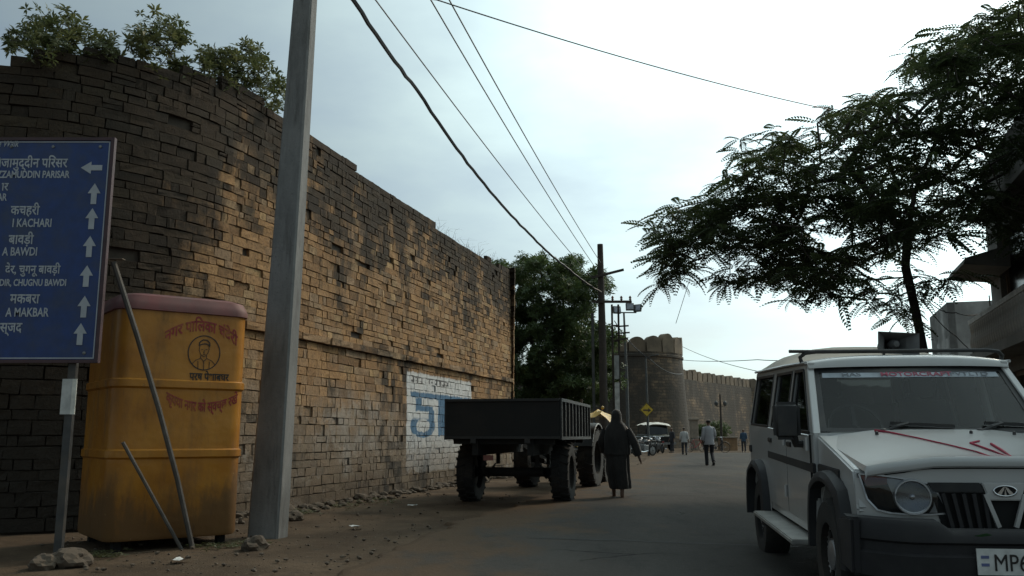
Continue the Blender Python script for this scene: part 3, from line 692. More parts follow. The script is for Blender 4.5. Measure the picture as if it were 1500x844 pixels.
# ================================================================== YELLOW CABIN
ca_, cb_ = G(150, 812), G(350, 797)
u = (cb_ - ca_); CWd = u.length; u.normalize(); vv = Vector((-u.y, u.x, 0)); rz = math.atan2(u.y, u.x)
cab = thing('toilet_cabin', 'yellow fibreglass public urinal cabin with faded red roof and painted lettering', 'cabin', (ca_ + cb_) / 2, rz)
k = NM('yellow_fibreglass'); p = k.coord()
c = k.mix(k.smooth(k.noise(2.0, p, 5, .6), .3, .7), (0.36, 0.135, 0.010), (0.44, 0.185, 0.017))
sp = k.n('ShaderNodeSeparateXYZ'); k.l(p, sp.inputs[0])
grime = k.math('MULTIPLY', k.smooth(k.math('ADD', k.noise(3, k.scalev(p, (1, 1, .3)), 6, .7), k.math('MULTIPLY', k.math('SUBTRACT', 1.0, k.smooth(sp.outputs[2], 0, .9)), .34)), .46, .76), .85)
c = k.mix(grime, c, (0.12, 0.066, 0.026)); c = k.mix(k.math('MULTIPLY', k.smooth(k.noise(9, k.scalev(p, (1, 1, .18)), 6, .75), .60, .72), .55), c, (0.07, 0.045, 0.025)); c = k.mix(k.math('MULTIPLY', k.smooth(k.noise(30, p, 4, .7), .66, .74), .6), c, (0.55, 0.40, 0.18)); k.set(k.b.inputs['Base Color'], c); k.set(k.b.inputs['Roughness'], k.math('ADD', k.math('MULTIPLY', grime, .4), .42)); k.bump(k.math('ADD', k.noise(2.2, p, 3), k.math('MULTIPLY', k.noise(40, p, 4, .7), .06)), .45, .05)
m_yel = k.m; m_roof = M('faded_red_roof', (0.19, 0.060, 0.055), .65, dirt=.7, dirtcol=(0.15, 0.10, 0.085), scale=3)
hw = CWd / 2; dp = 1.25; CZ0 = .10; CZ1 = D(352, 463, cb_.y).z
def rrect(hx, y0, y1, r, z, n=6):
    out = []
    for cx, cy, a0 in ((hx - r, y0 + r, -90), (hx - r, y1 - r, 0), (-hx + r, y1 - r, 90), (-hx + r, y0 + r, 180)):
        for i in range(n + 1):
            a = R(a0 + 90 * i / n); out.append((cx + r * math.cos(a), cy + r * math.sin(a), z))
    return out
rows = []
def cabrow(z, g): rows.append(rrect(hw + g, -g, dp + g, .16 + g, z))
cabrow(CZ0, -.02); cabrow(CZ0 + .03, 0)
B1, B2 = D(300, 663, cb_.y).z, D(300, 566, cb_.y).z
for zc_ in (B1, B2):
    cabrow(zc_ - .055, 0); cabrow(zc_ - .035, .022); cabrow(zc_ + .03, .022); cabrow(zc_ + .045, 0)
cabrow(CZ1, 0)
mb = MB().grid(rows, closed=True); nn_ = len(rows[0]); mb.f += [tuple(range(nn_)), tuple(len(mb.v) - nn_ + i for i in range(nn_))]
mb.obj('body', m_yel, cab, smooth=True)
rows = []
for z, g, r in ((CZ1 - .025, .012, .17), (CZ1 - .02, .022, .18), (CZ1 + .03, .022, .18), (CZ1 + .07, .010, .19), (CZ1 + .125, -.015, .2), (CZ1 + .155, -.09, .2), (CZ1 + .17, -.25, .2)):
    rows.append(rrect(hw + g, -g, dp + g, r, z))
mb = MB().grid(rows, closed=True); mb.f += [tuple(range(nn_)), tuple(len(mb.v) - nn_ + i for i in range(nn_))]
mb.obj('roof', m_roof, cab, smooth=True)
for x in (-hw + .15, hw - .15):
    for y in (.15, dp - .15): box((x - .04, y - .04, -.05), (x + .04, y + .04, CZ0 + .01)).obj('leg', m_dark, cab)
def cb(px, py):   # pixel -> cabin front face, local
    r = ray(px, py); n = Vector((vv.x, vv.y, 0)); o = cab.location - Vector((0, 0, HC)); t = o.dot(n) / r.dot(n)
    q = Vector((0, 0, HC)) + r * t - cab.location; return (q.dot(u), -.004, q.z)
def cbt(body, px0, px1, py, hpx, mat, bold, arc=None):
    a, b = cb(px0, py), cb(px1, py); t = text('lettering', body, 1, mat, cab, ((a[0] + b[0]) / 2, -.0035, a[2]), (R(90), 0, 0), bold, 0, 'CENTER')
    xs = [v.co.x for v in t.data.vertices]; wd = max(xs) - min(xs); h = abs(cb(px0, py - hpx)[2] - a[2]); kx = (b[0] - a[0]) / wd; kz = h / 0.72
    for v in t.data.vertices:
        v.co.x *= kx; v.co.y = v.co.y * kz + (arc * ((v.co.x / ((b[0] - a[0]) / 2)) ** 2) if arc else 0); v.co.z *= .002 / .001 if False else 1
    return t
cbt('नगर पािलका चंदेरी', 242, 349, 481, 17, m_redp, .02, -.14)
cbt('पुरुष पेशाबघर', 277, 335, 556, 11, m_blackp, .02)
cbt('कृपया नगर को स्वच्छ रखें', 242, 347, 602, 15, m_redp, .02, .10)
cx_, _, cz_ = cb(299, 517); rr = abs(cb(322, 517)[0] - cx_)
rz_ = abs(cb(299, 492)[2] - cz_)
def line(mb, pts_, wd=.006):
    P = [Vector((cx_ + x * rr, -.004, cz_ + y * rz_)) for x, y in pts_]
    for a, b in zip(P, P[1:]): mb.bar(a, b, wd, .002, (0, 1, 0))
mb = MB(); line(mb, [(math.cos(2 * PI * i / 40), math.sin(2 * PI * i / 40)) for i in range(41)], .010)
line(mb, [(-.30, .42), (-.32, .15), (-.22, -.10), (-.04, -.22), (.10, -.18), (.24, 0), (.30, .2), (.30, .42)]); line(mb, [(-.34, .4), (-.3, .62), (-.1, .76), (.15, .75), (.32, .6), (.34, .4), (.26, .48), (.05, .54), (-.15, .5), (-.28, .44)], .011)
line(mb, [(-.2, -.15), (-.2, -.32), (-.5, -.45), (-.72, -.66)]); line(mb, [(.16, -.15), (.18, -.32), (.5, -.45), (.72, -.66)]); line(mb, [(-.2, -.32), (0, -.5), (.18, -.32)]); line(mb, [(0, -.5), (.02, -.98)])
line(mb, [(-.2, .2), (-.07, .2)]); line(mb, [(.07, .2), (.2, .2)]); line(mb, [(0, .15), (-.03, -.01), (.04, -.01)]); line(mb, [(-.08, -.1), (.09, -.1)]); line(mb, [(-.36, -.5), (-.34, -.92)]); line(mb, [(.36, -.5), (.36, -.9)])
tag(mb.obj('portrait_drawing', m_blackp, cab), kind='stuff')

# ================================================================== POLES AND WIRES
k = NM('concrete'); p = k.coord()
c = k.mix(k.smooth(k.noise(2.2, k.scalev(p, (1, 1, .35)), 6, .65), .3, .7), (0.13, 0.13, 0.125), (0.25, 0.245, 0.235)); c = k.mix(k.math('MULTIPLY', k.smooth(k.noise(30, p, 3), .6, .75), .5), c, (0.09, .09, .085)); c = k.mix(k.math('MULTIPLY', k.smooth(k.noise(4, k.scalev(p, (2, 2, .25)), 6, .7), .5, .7), .6), c, (0.07, .066, .06)); c = k.mix(k.math('MULTIPLY', k.smooth(k.noise(1.1, p, 6, .7), .56, .68), .5), c, (0.33, .31, .28))
k.set(k.b.inputs['Base Color'], c); k.b.inputs['Roughness'].default_value = .9; k.bump(k.noise(25, p, 5, .7), .5, .01); m_conc = k.m
pb = G(392, 787); pole = thing('concrete_pole', 'tall tapered grey concrete utility pole beside the yellow cabin', 'pole', pb, R(-12)); pole.rotation_euler = (0, R(1.7), R(-12))
H = 8.6; mb = MB(); rows = []
for z in np.linspace(-.4, H, 12):
    f = max(0, z) / H; a = .185 - .085 * f; b = .135 - .06 * f; ch = .02
    rows.append([(-a + ch, -b, z), (a - ch, -b, z), (a, -b + ch, z), (a, b - ch, z), (a - ch, b, z), (-a + ch, b, z), (-a, b - ch, z), (-a, -b + ch, z)])
mb.grid(rows, closed=True); mb.f.append(tuple(len(mb.v) - 8 + i for i in range(8))); mb.obj('shaft', m_conc, pole)
MB().bar((-.75, -.12, 8.1), (.75, -.12, 8.1), .075, .075).obj('cross_arm', m_steel, pole)
m_ins = M('insulator', (.12, .05, .03), .3)
for x in (-.65, 0.25, .65): MB().lathe([(.02, 0), (.045, .03), (.03, .05), (.05, .08), (.03, .12), (.01, .14)], (x, -.12, 8.14), n=10).obj('insulator', m_ins, pole, smooth=True)
def wpole(lp): return pole.matrix_basis @ Vector(lp)

upY = 30.0; ub = Vector((D(885, 640, upY).x, upY, 0)); zt_ = D(883, 358, upY).z
up = thing('utility_pole', 'dark wooden twin utility pole with cross arms and brackets by the tree', 'pole', ub)
m_tar = M('dark_timber', (0.045, 0.036, 0.030), .9, scale=5, bump=.4, dirt=.3)
m_greym = M('grey_paint_steel', (0.07, 0.075, 0.075), .7, .1, dirt=.4)
MB().tube([(0, 0, -.4), (0, 0, zt_ * .5), (-.03, 0, zt_)], [.15, .135, .10], 10).obj('pole_shaft', m_tar, up, smooth=True)
x2 = .46; z2 = D(900, 445, upY).z
for dx in (x2 - .10, x2 + .12): MB().bar((dx, .2, -.4), (dx, .2, z2), .06, .09).obj('lattice_leg', m_tar, up)
for i in range(9):
    z = .6 + i * (z2 - .8) / 9
    MB().bar((x2 - .10, .2, z), (x2 + .12, .2, z), .05, .05).obj('rung', m_tar, up)
MB().bar((-.32, .1, -.4), (-.32, .1, z2 - .3), .09, .09).obj('support_post', m_greym, up)
for z in (D(905, 443, upY).z, D(905, 408, upY).z):
    MB().bar((-.35, -.14, z), (1.0 if z < 6 else .75, -.14, z + (.0 if z < 6 else .28)), .08, .08).obj('cross_arm', m_tar, up)
za = D(905, 443, upY).z
for x in (.35, .65, .95): MB().lathe([(.02, 0), (.05, .04), (.03, .07), (.05, .1), (.02, .16)], (x, -.14, za + .04), n=8).obj('insulator', m_ins, up, smooth=True)
for z, dx in ((D(905, 478, upY).z, .75), (D(905, 488, upY).z, .8), (D(905, 497, upY).z, .7)): MB().bar((x2, .1, z), (x2 + dx * .6, .1, z + .03), .05, .05).obj('bracket', m_tar, up)
box((x2 - .06, .14, D(900, 605, upY).z), (x2 + .10, .18, D(900, 560, upY).z)).obj('notice_plate', M('pale_plate', (.5, .5, .48), .5), up)
box((x2 - .06, .14, D(900, 555, upY).z), (x2 + .10, .18, D(900, 520, upY).z)).obj('notice_plate', M('grey_plate', (.3, .31, .3), .5), up)

m_wire = M('wire', (0.03, 0.03, 0.032), .6)
def wire(name, lab, pts_, r, sag=0.0, n=24, grp=None, wob=0.0):
    P = [Vector(q) for q in pts_]; out = []
    for a, b in zip(P, P[1:]):
        for i in range(n + (b == P[-1])):
            t = i / n; q = a.lerp(b, t); q.z -= sag * 4 * t * (1 - t)
            if wob: q += Vector((math.sin(i * 2.1), math.cos(i * 1.7), math.sin(i * 2.9))) * wob
            out.append(q)
    return tag(MB().tube(out, r, 5).obj(name, m_wire, smooth=True), lab, 'wire', grp)
topu = ub + Vector((0, 0, zt_))
gw = 'overhead wires between the two poles'
def thru(px0, py0, Y0, end): # wire leaving frame top at px0, continuing to near pole height
    a = D(px0, py0, Y0); return a
wire('cable', 'thick sagging black twisted cable between the poles', [D(400, -150, 9.9), D(518, 0, 12.0), D(610, 130, 15.5), D(700, 258, 20), D(775, 342, 25), D(830, 392, 28.5), D(880, 428, upY - .2)], .035, .05, 10, gw, .008)
for px0, ex, lab, Yn in ((550, (868, 408), 'thin overhead wire nearest the thick twisted cable', 11.5), (631, (872, 392), 'middle thin overhead wire running to the wooden pole', 11.5), (658, (880, 385), 'rightmost thin overhead wire running to the wooden pole', 11.5)):
    a = D(px0, 0, Yn); b = D(*ex, upY - .15); d = (a - b).normalized(); wire('overhead_wire', lab, [b, a, a + d * 3.0], .011, .12, 20, gw)
a = D(640, 0, 11.5); b = D(1216, 161, 16.5); wire('service_wire', 'single wire crossing the open sky to the feathery tree', [D(500, -60, 9.9), a, b], .010, .10, 24)
a = D(1012, 404, 15.6); b = D(990, 474, 15.6)
wire('hanging_wire', 'short loose wire dangling below the left tip of the feathery tree', [a, b], .005, 0, 4)
wire('far_wire', 'pale sagging wire from the lamp mast across the fort tower', [D(900, 470, 56), D(952, 526, 54), D(1000, 548, 60)], .03, .3, 10)
wire('far_wire', 'level wire in the sky above the fort wall', [D(996, 527, 70), D(1110, 527, 40), D(1240, 520, 28)], .018, .1, 10)
wire('far_wire', 'slanting wire in the sky right of the fort tower', [D(1000, 508, 70), D(1120, 546, 45)], .018, .2, 10)
wire('house_wire', 'loose wire looping from the tree to the dark balcony house', [D(1350, 430, 16.3), D(1400, 458, 17), D(1455, 448, 18)], .010, .12, 10)
wire('house_wire', 'slack wire slanting down across the pale concrete house', [D(1352, 440, 16.3), D(1400, 492, 17), D(1452, 530, 18)], .010, .08, 10)

# ================================================================== FORT (far)
def fortmat(name, vscale=1.0):
    k = NM(name); p = k.pos(); uv = k.n('ShaderNodeUVMap', uv_map='wall').outputs[0]
    br = k.n('ShaderNodeTexBrick'); k.l(uv, br.inputs['Vector']); br.inputs['Scale'].default_value = 1.0; br.inputs['Brick Width'].default_value = .75; br.inputs['Row Height'].default_value = .27; br.inputs['Mortar Size'].default_value = .018
    br.inputs['Color1'].default_value = (0.12, 0.085, 0.055, 1); br.inputs['Color2'].default_value = (0.28, 0.19, 0.115, 1); br.inputs['Mortar'].default_value = (0.03, .025, .02, 1); br.inputs['Bias'].default_value = -.1
    c = k.mix(k.smooth(k.noise(.35, p, 6, .7), .32, .56), br.outputs['Color'], (0.055, .046, .036))
    c = k.mix(k.math('MULTIPLY', k.smooth(k.noise(1.5, k.scalev(p, (1, 1, .3)), 6, .7), .5, .75), .6), c, (0.04, .035, .03))
    k.set(k.b.inputs['Base Color'], c); k.b.inputs['Roughness'].default_value = .95
    k.bump(k.math('ADD', k.math('MULTIPLY', br.outputs['Fac'], -1.0), k.noise(3, p, 5, .7)), .6, .08); return k.m
m_fort = fortmat('fort_stone')
def set_uv(me, fn):
    uvl = me.uv_layers.new(name='wall')
    for poly in me.polygons:
        for li in poly.loop_indices: uvl.data[li].uv = fn(me.vertices[me.loops[li].vertex_index].co, poly.normal)
m_cope = M('merlon_stone', (0.17, 0.13, 0.09), .95, scale=.8, bump=.5, dirt=.8, dirtcol=(.05, .042, .034), space='pos')
TC = D(921, 640, 84.0); TC = Vector((TC.x, 84.0, 0)); TR = 5.15
tower = thing('fort_tower', 'round battered stone fort tower crowned with pointed merlons', 'fort tower', TC)
mb = MB(); rows = []; ztw = D(930, 516, 80).z
for z, r in ((-.5, TR * 1.10), (2, TR * 1.075), (5, TR * 1.04), (ztw - .5, TR), (ztw - .45, TR + .10), (ztw - .25, TR + .10), (ztw - .2, TR), (ztw, TR)):
    rows.append([((r + .05 * mnoise.noise((a_ * .7, z * .5, 2))) * math.cos(2 * PI * a_ / 64), (r + .05 * mnoise.noise((a_ * .7, z * .5, 2))) * math.sin(2 * PI * a_ / 64), z) for a_ in range(64)])
mb.grid(rows, closed=True); mb.f.append(tuple(len(mb.v) - 64 + i for i in range(64)))
o = mb.obj('shell', m_fort, tower, smooth=True); set_uv(o.data, lambda v, n: (math.atan2(v.y, v.x) * TR, v.z))
def merlon(wd, hh, th, n=7):
    pts_ = [(-wd / 2, 0), (wd / 2, 0), (wd / 2, hh * .5)]
    for i in range(1, n): t = i / n; pts_.append((wd / 2 * (1 - t ** 1.7), hh * .5 + hh * .5 * math.sin(t * PI / 2)))
    pts_.append((0, hh)); pts_ += [(-x, z) for x, z in reversed(pts_[2:-1])]
    return MB().prism([(x, -th / 2, z) for x, z in pts_], (0, th, 0)).mesh('merlon')
mm = merlon(1.50, 1.65, .7); mm.materials.append(m_cope)
for i in range(20):
    a_ = 2 * PI * i / 20 + .05; o = link('merlon', mm, None, tower); o.location = ((TR - .35) * math.cos(a_), (TR - .35) * math.sin(a_), ztw - .02); o.rotation_euler = (random.gauss(0, .02), 0, a_ - PI / 2); o.scale = (1, 1, random.uniform(.80, 1.08))
fw = thing('fort_wall', 'long receding fort wall with a row of small merlons', 'fort wall', TC)
A = TC + Vector((TR * .80, -TR * .1, 0)); 
def fseg(A, B, zt0, zt1, mer):
    A = Vector(A); B = Vector(B); d = (B - A); L = d.length; d.normalize(); n = Vector((d.y, -d.x, 0)); mb = MB(); N = 30; rows = []
    for i in range(N + 1):
        q = A.lerp(B, i / N) - TC; zt_ = zt0 + (zt1 - zt0) * i / N
        rows.append([q + n * .9 + Vector((0, 0, -.5)), q + n * (.45 + .06 * mnoise.noise((i * .7, 0, 0))) + Vector((0, 0, zt_)), q - n * .8 + Vector((0, 0, zt_)), q - n * .9 + Vector((0, 0, -.5))])
    o = mb.grid(rows, closed=True).obj('curtain', m_fort, fw); set_uv(o.data, lambda v, nn: (v.xy.dot(d.xy), v.z))
    if mer:
        m2 = merlon(1.22, 1.05, .6, 4); m2.materials.append(m_cope); x = .7; a_ = math.atan2(d.y, d.x)
        while x < L:
            q = A + d * x - TC; o = link('merlon', m2, None, fw); o.location = (q.x + n.x * .1, q.y + n.y * .1, zt0 + (zt1 - zt0) * x / L - .02); o.rotation_euler = (random.gauss(0, .02), random.gauss(0, .015), a_); o.scale = (1, 1, random.uniform(.85, 1.08)); x += 1.48
B = D(1098, 640, 104); B = Vector((B.x, 104, 0)); C2 = B + Vector((62, 44, 0))
fseg(A, B, 6.4, 6.6, True); fseg(B, C2, 6.6, 6.6, True); fseg(TC + Vector((-TR * .8, 0, 0)), TC + Vector((-26, -5, 0)), 6.3, 6.3, False)

# ================================================================== HOUSES (right)
m_plast = M('grey_plaster', (0.42, 0.41, 0.39), .9, scale=1.2, bump=.3, dirt=.55, dirtcol=(.16, .15, .14), space='pos')
m_plast2 = M('dark_plaster', (0.20, 0.19, 0.175), .9, scale=1.2, bump=.3, dirt=.6, dirtcol=(.07, .065, .06), space='pos')
m_pane = M('window_glass_dark', (.02, .022, .025), .15)
def facade_house(name, lab, O, rz, Ln, Dp, Ht, wins, m):
    """local x along the road facade (away), -? outward normal is -y local; wins: (x0,x1,z0,z1)"""
    h = thing(name, lab, 'house', O, rz); xs = sorted({0, Ln} | {w_[0] for w_ in wins} | {w_[1] for w_ in wins}); zs = sorted({-.3, Ht} | {w_[2] for w_ in wins} | {w_[3] for w_ in wins}); mb = MB()
    for x0, x1 in zip(xs, xs[1:]):
        for z0, z1 in zip(zs, zs[1:]):
            xm, zm = (x0 + x1) / 2, (z0 + z1) / 2
            if any(w_[0] < xm < w_[1] and w_[2] < zm < w_[3] for w_ in wins): continue
            mb.box((x0, 0, z0), (x1, .25, z1))
    mb.obj('wall', m, h); MB().box((0, Dp - .25, -.3), (Ln, Dp, Ht)).obj('wall', m, h)
    for x in (0, Ln): MB().box((x if x == 0 else x - .25, .25, -.3), (x + .25 if x == 0 else x, Dp - .25, Ht)).obj('wall', m, h)
    MB().box((.25, .25, Ht - .35), (Ln - .25, Dp - .25, Ht - .2)).obj('roof', m, h)
    for w_ in wins:
        f = MB(); t = .05
        f.box((w_[0], .08, w_[2]), (w_[0] + t, .16, w_[3])).box((w_[1] - t, .08, w_[2]), (w_[1], .16, w_[3])).box((w_[0] + t, .08, w_[3] - t), (w_[1] - t, .16, w_[3])).box((w_[0] + t, .08, w_[2]), (w_[1] - t, .16, w_[2] + t))
        f.box(((w_[0] + w_[1]) / 2 - .02, .09, w_[2] + t), ((w_[0] + w_[1]) / 2 + .02, .15, w_[3] - t)); fo = f.obj('window', m_wood, h)
        MB().box((w_[0] + t, .115, w_[2] + t), (w_[1] - t, .125, w_[3] - t)).obj('pane', m_pane, fo); MB().box((w_[0] - .06, -.06, w_[2] - .07), (w_[1] + .06, .08, w_[2] - .004)).obj('sill', m, fo)
    return h
hy = 33.0; hc = D(1387, 443, hy); Ht = hc.z; rdir = Vector((.30, .95, 0)).normalized(); ra = math.atan2(rdir.y, rdir.x)
house = facade_house('plaster_house', 'pale grey plain concrete house seen above the jeep roof', (hc.x, hy, 0), ra, 4.6, 9, Ht, [], m_plast)
bpy.data.objects.remove(house.children[0])
# facade faces the road (to the left): outward is +y local here, so put the windowed wall on that side
mb = MB(); wins = [(.35, .85, 3.0, 4.75), (1.35, 2.0, 3.0, 4.75), (2.6, 3.2, 3.0, 4.75), (.5, 1.3, .6, 2.2), (2.2, 3.0, 0, 2.2)]
xs = sorted({0, 4.6} | {w_[0] for w_ in wins} | {w_[1] for w_ in wins}); zs = sorted({-.3, Ht} | {w_[2] for w_ in wins} | {w_[3] for w_ in wins})
for x0, x1 in zip(xs, xs[1:]):
    for z0, z1 in zip(zs, zs[1:]):
        if not any(w_[0] < (x0 + x1) / 2 < w_[1] and w_[2] < (z0 + z1) / 2 < w_[3] for w_ in wins): mb.box((x0, 0, z0), (x1, .25, z1))
mb.obj('wall', m_plast, house)
for w_ in wins:
    f = MB().box((w_[0], .1, w_[2]), (w_[0] + .06, .18, w_[3])).box((w_[1] - .06, .1, w_[2]), (w_[1], .18, w_[3])).box((w_[0] + .06, .1, w_[3] - .06), (w_[1] - .06, .18, w_[3])).obj('window', m_wood, house)
    MB().box((w_[0] + .06, .135, w_[2]), (w_[1] - .06, .145, w_[3] - .06)).obj('pane', m_pane, f)
# mirror so that the body of the house lies to the right of the road facade
for o_ in [house] + [c_ for c_ in house.children_recursive]:
    if o_.type == 'MESH':
        for v in o_.data.vertices: v.co.y *= -1
        o_.data.flip_normals()

bY = 18.0; bc = D(1452, 430, bY); bdir = Vector((.30, .95, 0)).normalized()
bh = thing('balcony_house', 'dark shaded house with a railed balcony and canopy at the right edge', 'house', (bc.x, bY, 0), math.atan2(bdir.y, bdir.x))
# local x runs away along the road, so the house spans x<0; the road facade is y=0 and the body lies at y<0
Lb = 9.0; Hb = 6.6; ops_ = [(-3.4, -.9, 2.95, 5.0), (-7.6, -4.6, 2.95, 5.0), (-3.2, -1.0, 0, 2.3), (-7.4, -4.8, 0, 2.3)]
xs = sorted({-Lb, 0} | {w_[0] for w_ in ops_} | {w_[1] for w_ in ops_}); zs = sorted({-.3, Hb} | {w_[2] for w_ in ops_} | {w_[3] for w_ in ops_}); mb = MB()
for x0, x1 in zip(xs, xs[1:]):
    for z0, z1 in zip(zs, zs[1:]):
        if not any(w_[0] < (x0 + x1) / 2 < w_[1] and w_[2] < (z0 + z1) / 2 < w_[3] for w_ in ops_): mb.box((x0, -.25, z0), (x1, 0, z1))
mb.obj('wall', m_plast2, bh)
MB().box((-Lb, -7, -.3), (0, -6.75, Hb)).obj('wall', m_plast2, bh); MB().box((-.25, -6.75, -.3), (0, -.25, Hb)).obj('wall', m_plast2, bh); MB().box((-Lb, -6.75, -.3), (-Lb + .25, -.25, Hb)).obj('wall', m_plast2, bh)
MB().box((-Lb + .25, -6.75, Hb - .3), (-.25, -.25, Hb - .15)).obj('roof', m_plast2, bh); MB().box((-Lb + .25, -6.75, 2.6), (-.25, -.25, 2.75)).obj('floor_slab', m_plast2, bh)
for w_ in ops_:
    f = MB().box((w_[0], -.2, w_[2]), (w_[0] + .08, -.1, w_[3])).box((w_[1] - .08, -.2, w_[2]), (w_[1], -.1, w_[3])).box((w_[0] + .08, -.2, w_[3] - .08), (w_[1] - .08, -.1, w_[3])).obj('window', m_wood, bh)
    MB().box((w_[0] + .08, -.16, w_[2]), (w_[1] - .08, -.15, w_[3] - .08)).obj('pane', m_pane, f)
bal = MB().box((-Lb, 0.003, 2.55), (-.35, .55, 2.72)).obj('balcony', m_plast2, bh)
m_rail = M('pale_rail', (.45, .43, .40), .7, dirt=.4)
MB().bar((-Lb, .5, 3.35), (-.35, .5, 3.35), .08, .09).obj('handrail', m_rail, bal)
bl = MB().lathe([(.03, 0), (.045, .08), (.06, .2), (.03, .38), (.045, .55), (.03, .6)], n=8).mesh('baluster'); bl.materials.append(m_rail)
x = -.5
while x > -Lb + .1:
    o = link('baluster', bl, None, bal); o.location = (x, .5, 2.72); x -= .19
cn = MB().prism([(-1.9, 0.003, 4.62), (-1.9, .75, 4.42), (-1.9, .8, 4.30), (-1.9, .003, 4.2)], (1.85, 0, 0)).obj('canopy', m_plast2, bh)
MB().prism([(-6.9, 0.003, 4.62 + .5), (-6.9, .7, 4.42 + .5), (-6.9, .7, 4.34 + .5), (-6.9, .003, 4.3 + .5)], (3.2, 0, 0)).obj('canopy', m_plast2, bh)
o = thing('cloth_flag', 'small yellow and red cloth hanging by the balcony house corner', 'flag', D(1453, 470, 17.0))
q0 = D(1453, 470, 17.0); rows = []
for j in range(9):
    z = -.15 - .78 * j / 8; rows.append([((-.11 * (1 + .15 * j / 8)) + .22 * (1 + .1 * j / 8) * i / 6 - .05 * j / 8, .04 * math.sin(i * 1.6 + j * .5), z) for i in range(7)])
MB().grid(rows[:6]).obj('cloth', M('yellow_cloth', (.45, .34, .10), .85, dirt=.4, dirtcol=(.4, .35, .25)), o, smooth=True); MB().grid(rows[5:]).obj('hem', M('red_cloth', (.42, .05, .03), .85), o, smooth=True)
MB().tube([(0, .02, .5), (0, .02, -.2)], .012, 6).obj('staff', m_wood, o)

# ================================================================== WHITE JEEP
def jeep_paint(name, col):
    k = NM(name); p = k.coord(); sp = k.n('ShaderNodeSeparateXYZ'); k.l(p, sp.inputs[0])
    c = k.mix(k.math('MULTIPLY', k.smooth(k.noise(1.5, p, 6, .65), .4, .75), .35), col, (0.36, .33, .28))
    mud = k.math('MULTIPLY', k.math('SUBTRACT', 1.0, k.smooth(k.math('ADD', sp.outputs[2], k.math('MULTIPLY', k.noise(5, p, 5, .7), .4)), .5, 1.05)), .55)
    c = k.mix(mud, c, (0.20, .165, .125)); k.set(k.b.inputs['Base Color'], c); k.b.inputs['Roughness'].default_value = .32; k.b.inputs['Coat Weight'].default_value = .7; k.b.inputs['Coat Roughness'].default_value = .08; return k.m
m_jw = jeep_paint('jeep_white', (.46, .46, .455)); m_trim = M('grey_trim', (.020, .020, .022), .7, dirt=.3, dirtcol=(.06, .055, .05))
m_bump = M('bumper_plastic', (.016, .015, .017), .75, dirt=.3, dirtcol=(.05, .046, .042)); m_dusty = M('dusty_roof_paint', (.34, .31, .26), .7, dirt=.5, dirtcol=(.26, .22, .17), scale=2)
m_ws = glassmat('windscreen_glass', (.70, .74, .74), .0, .05); m_tint = glassmat('tinted_glass', (.16, .17, .17), .2, .06)
m_lens = glassmat('lamp_glass', (.62, .64, .66), .2, .05); m_refl = M('lamp_reflector', (.30, .31, .33), .25, .8); m_amber = M('amber_lens', (.15, .045, .035), .3, coat=.5)
m_seat = M('seat_fabric', (.03, .03, .032), .9); m_int = M('dash_plastic', (.035, .033, .032), .7)
JY = 5.02; jl = D(1478, 711, JY); YAW = R(6.5)
jeep = thing('white_jeep', 'boxy white jeep with black bumper facing the camera, loudspeaker on its roof', 'jeep', (jl.x, JY, 0), -YAW)
SHR = .034; RA = 3.42
def sheared(mb): mb.v = [(v[0], v[1], v[2] + SHR * (v[1] - RA)) for v in mb.v]; return mb
def J(mb, name, mat, parent=None, smooth=False, bevel=0, seg=2): return sheared(mb).obj(name, mat, parent or jeep, smooth, bevel, seg)
m_refl2 = M('lamp_silver', (.42, .43, .45), .3, .6)
def yf(x): return .10 + .38 * max(0, abs(x) - .40) ** 1.6
FA = .74; AR = .43; AZ = .40 + .0
def arch(cy, a0, a1, r, cz, n=14): return [(cy + r * math.cos(R(a0 + (a1 - a0) * i / n)), cz + r * math.sin(R(a0 + (a1 - a0) * i / n))) for i in range(n + 1)]
fz = .36 - SHR * (FA - RA); rzz = .36    # wheel centre heights before shear
sidep = [(1.10, .50), (RA - AR, .50)] + arch(RA, 180, 0, AR, rzz + .06)[1:-1] + [(RA + AR, .55), (4.02, .58), (4.05, 1.21), (1.10, 1.20)]
fendp = [(.30, .62)] + [q for q in arch(FA, 165, 5, AR, fz + .06)] + [(1.095, .50), (1.095, 1.19), (.62, 1.10), (.22, 1.02), (.16, .80)]
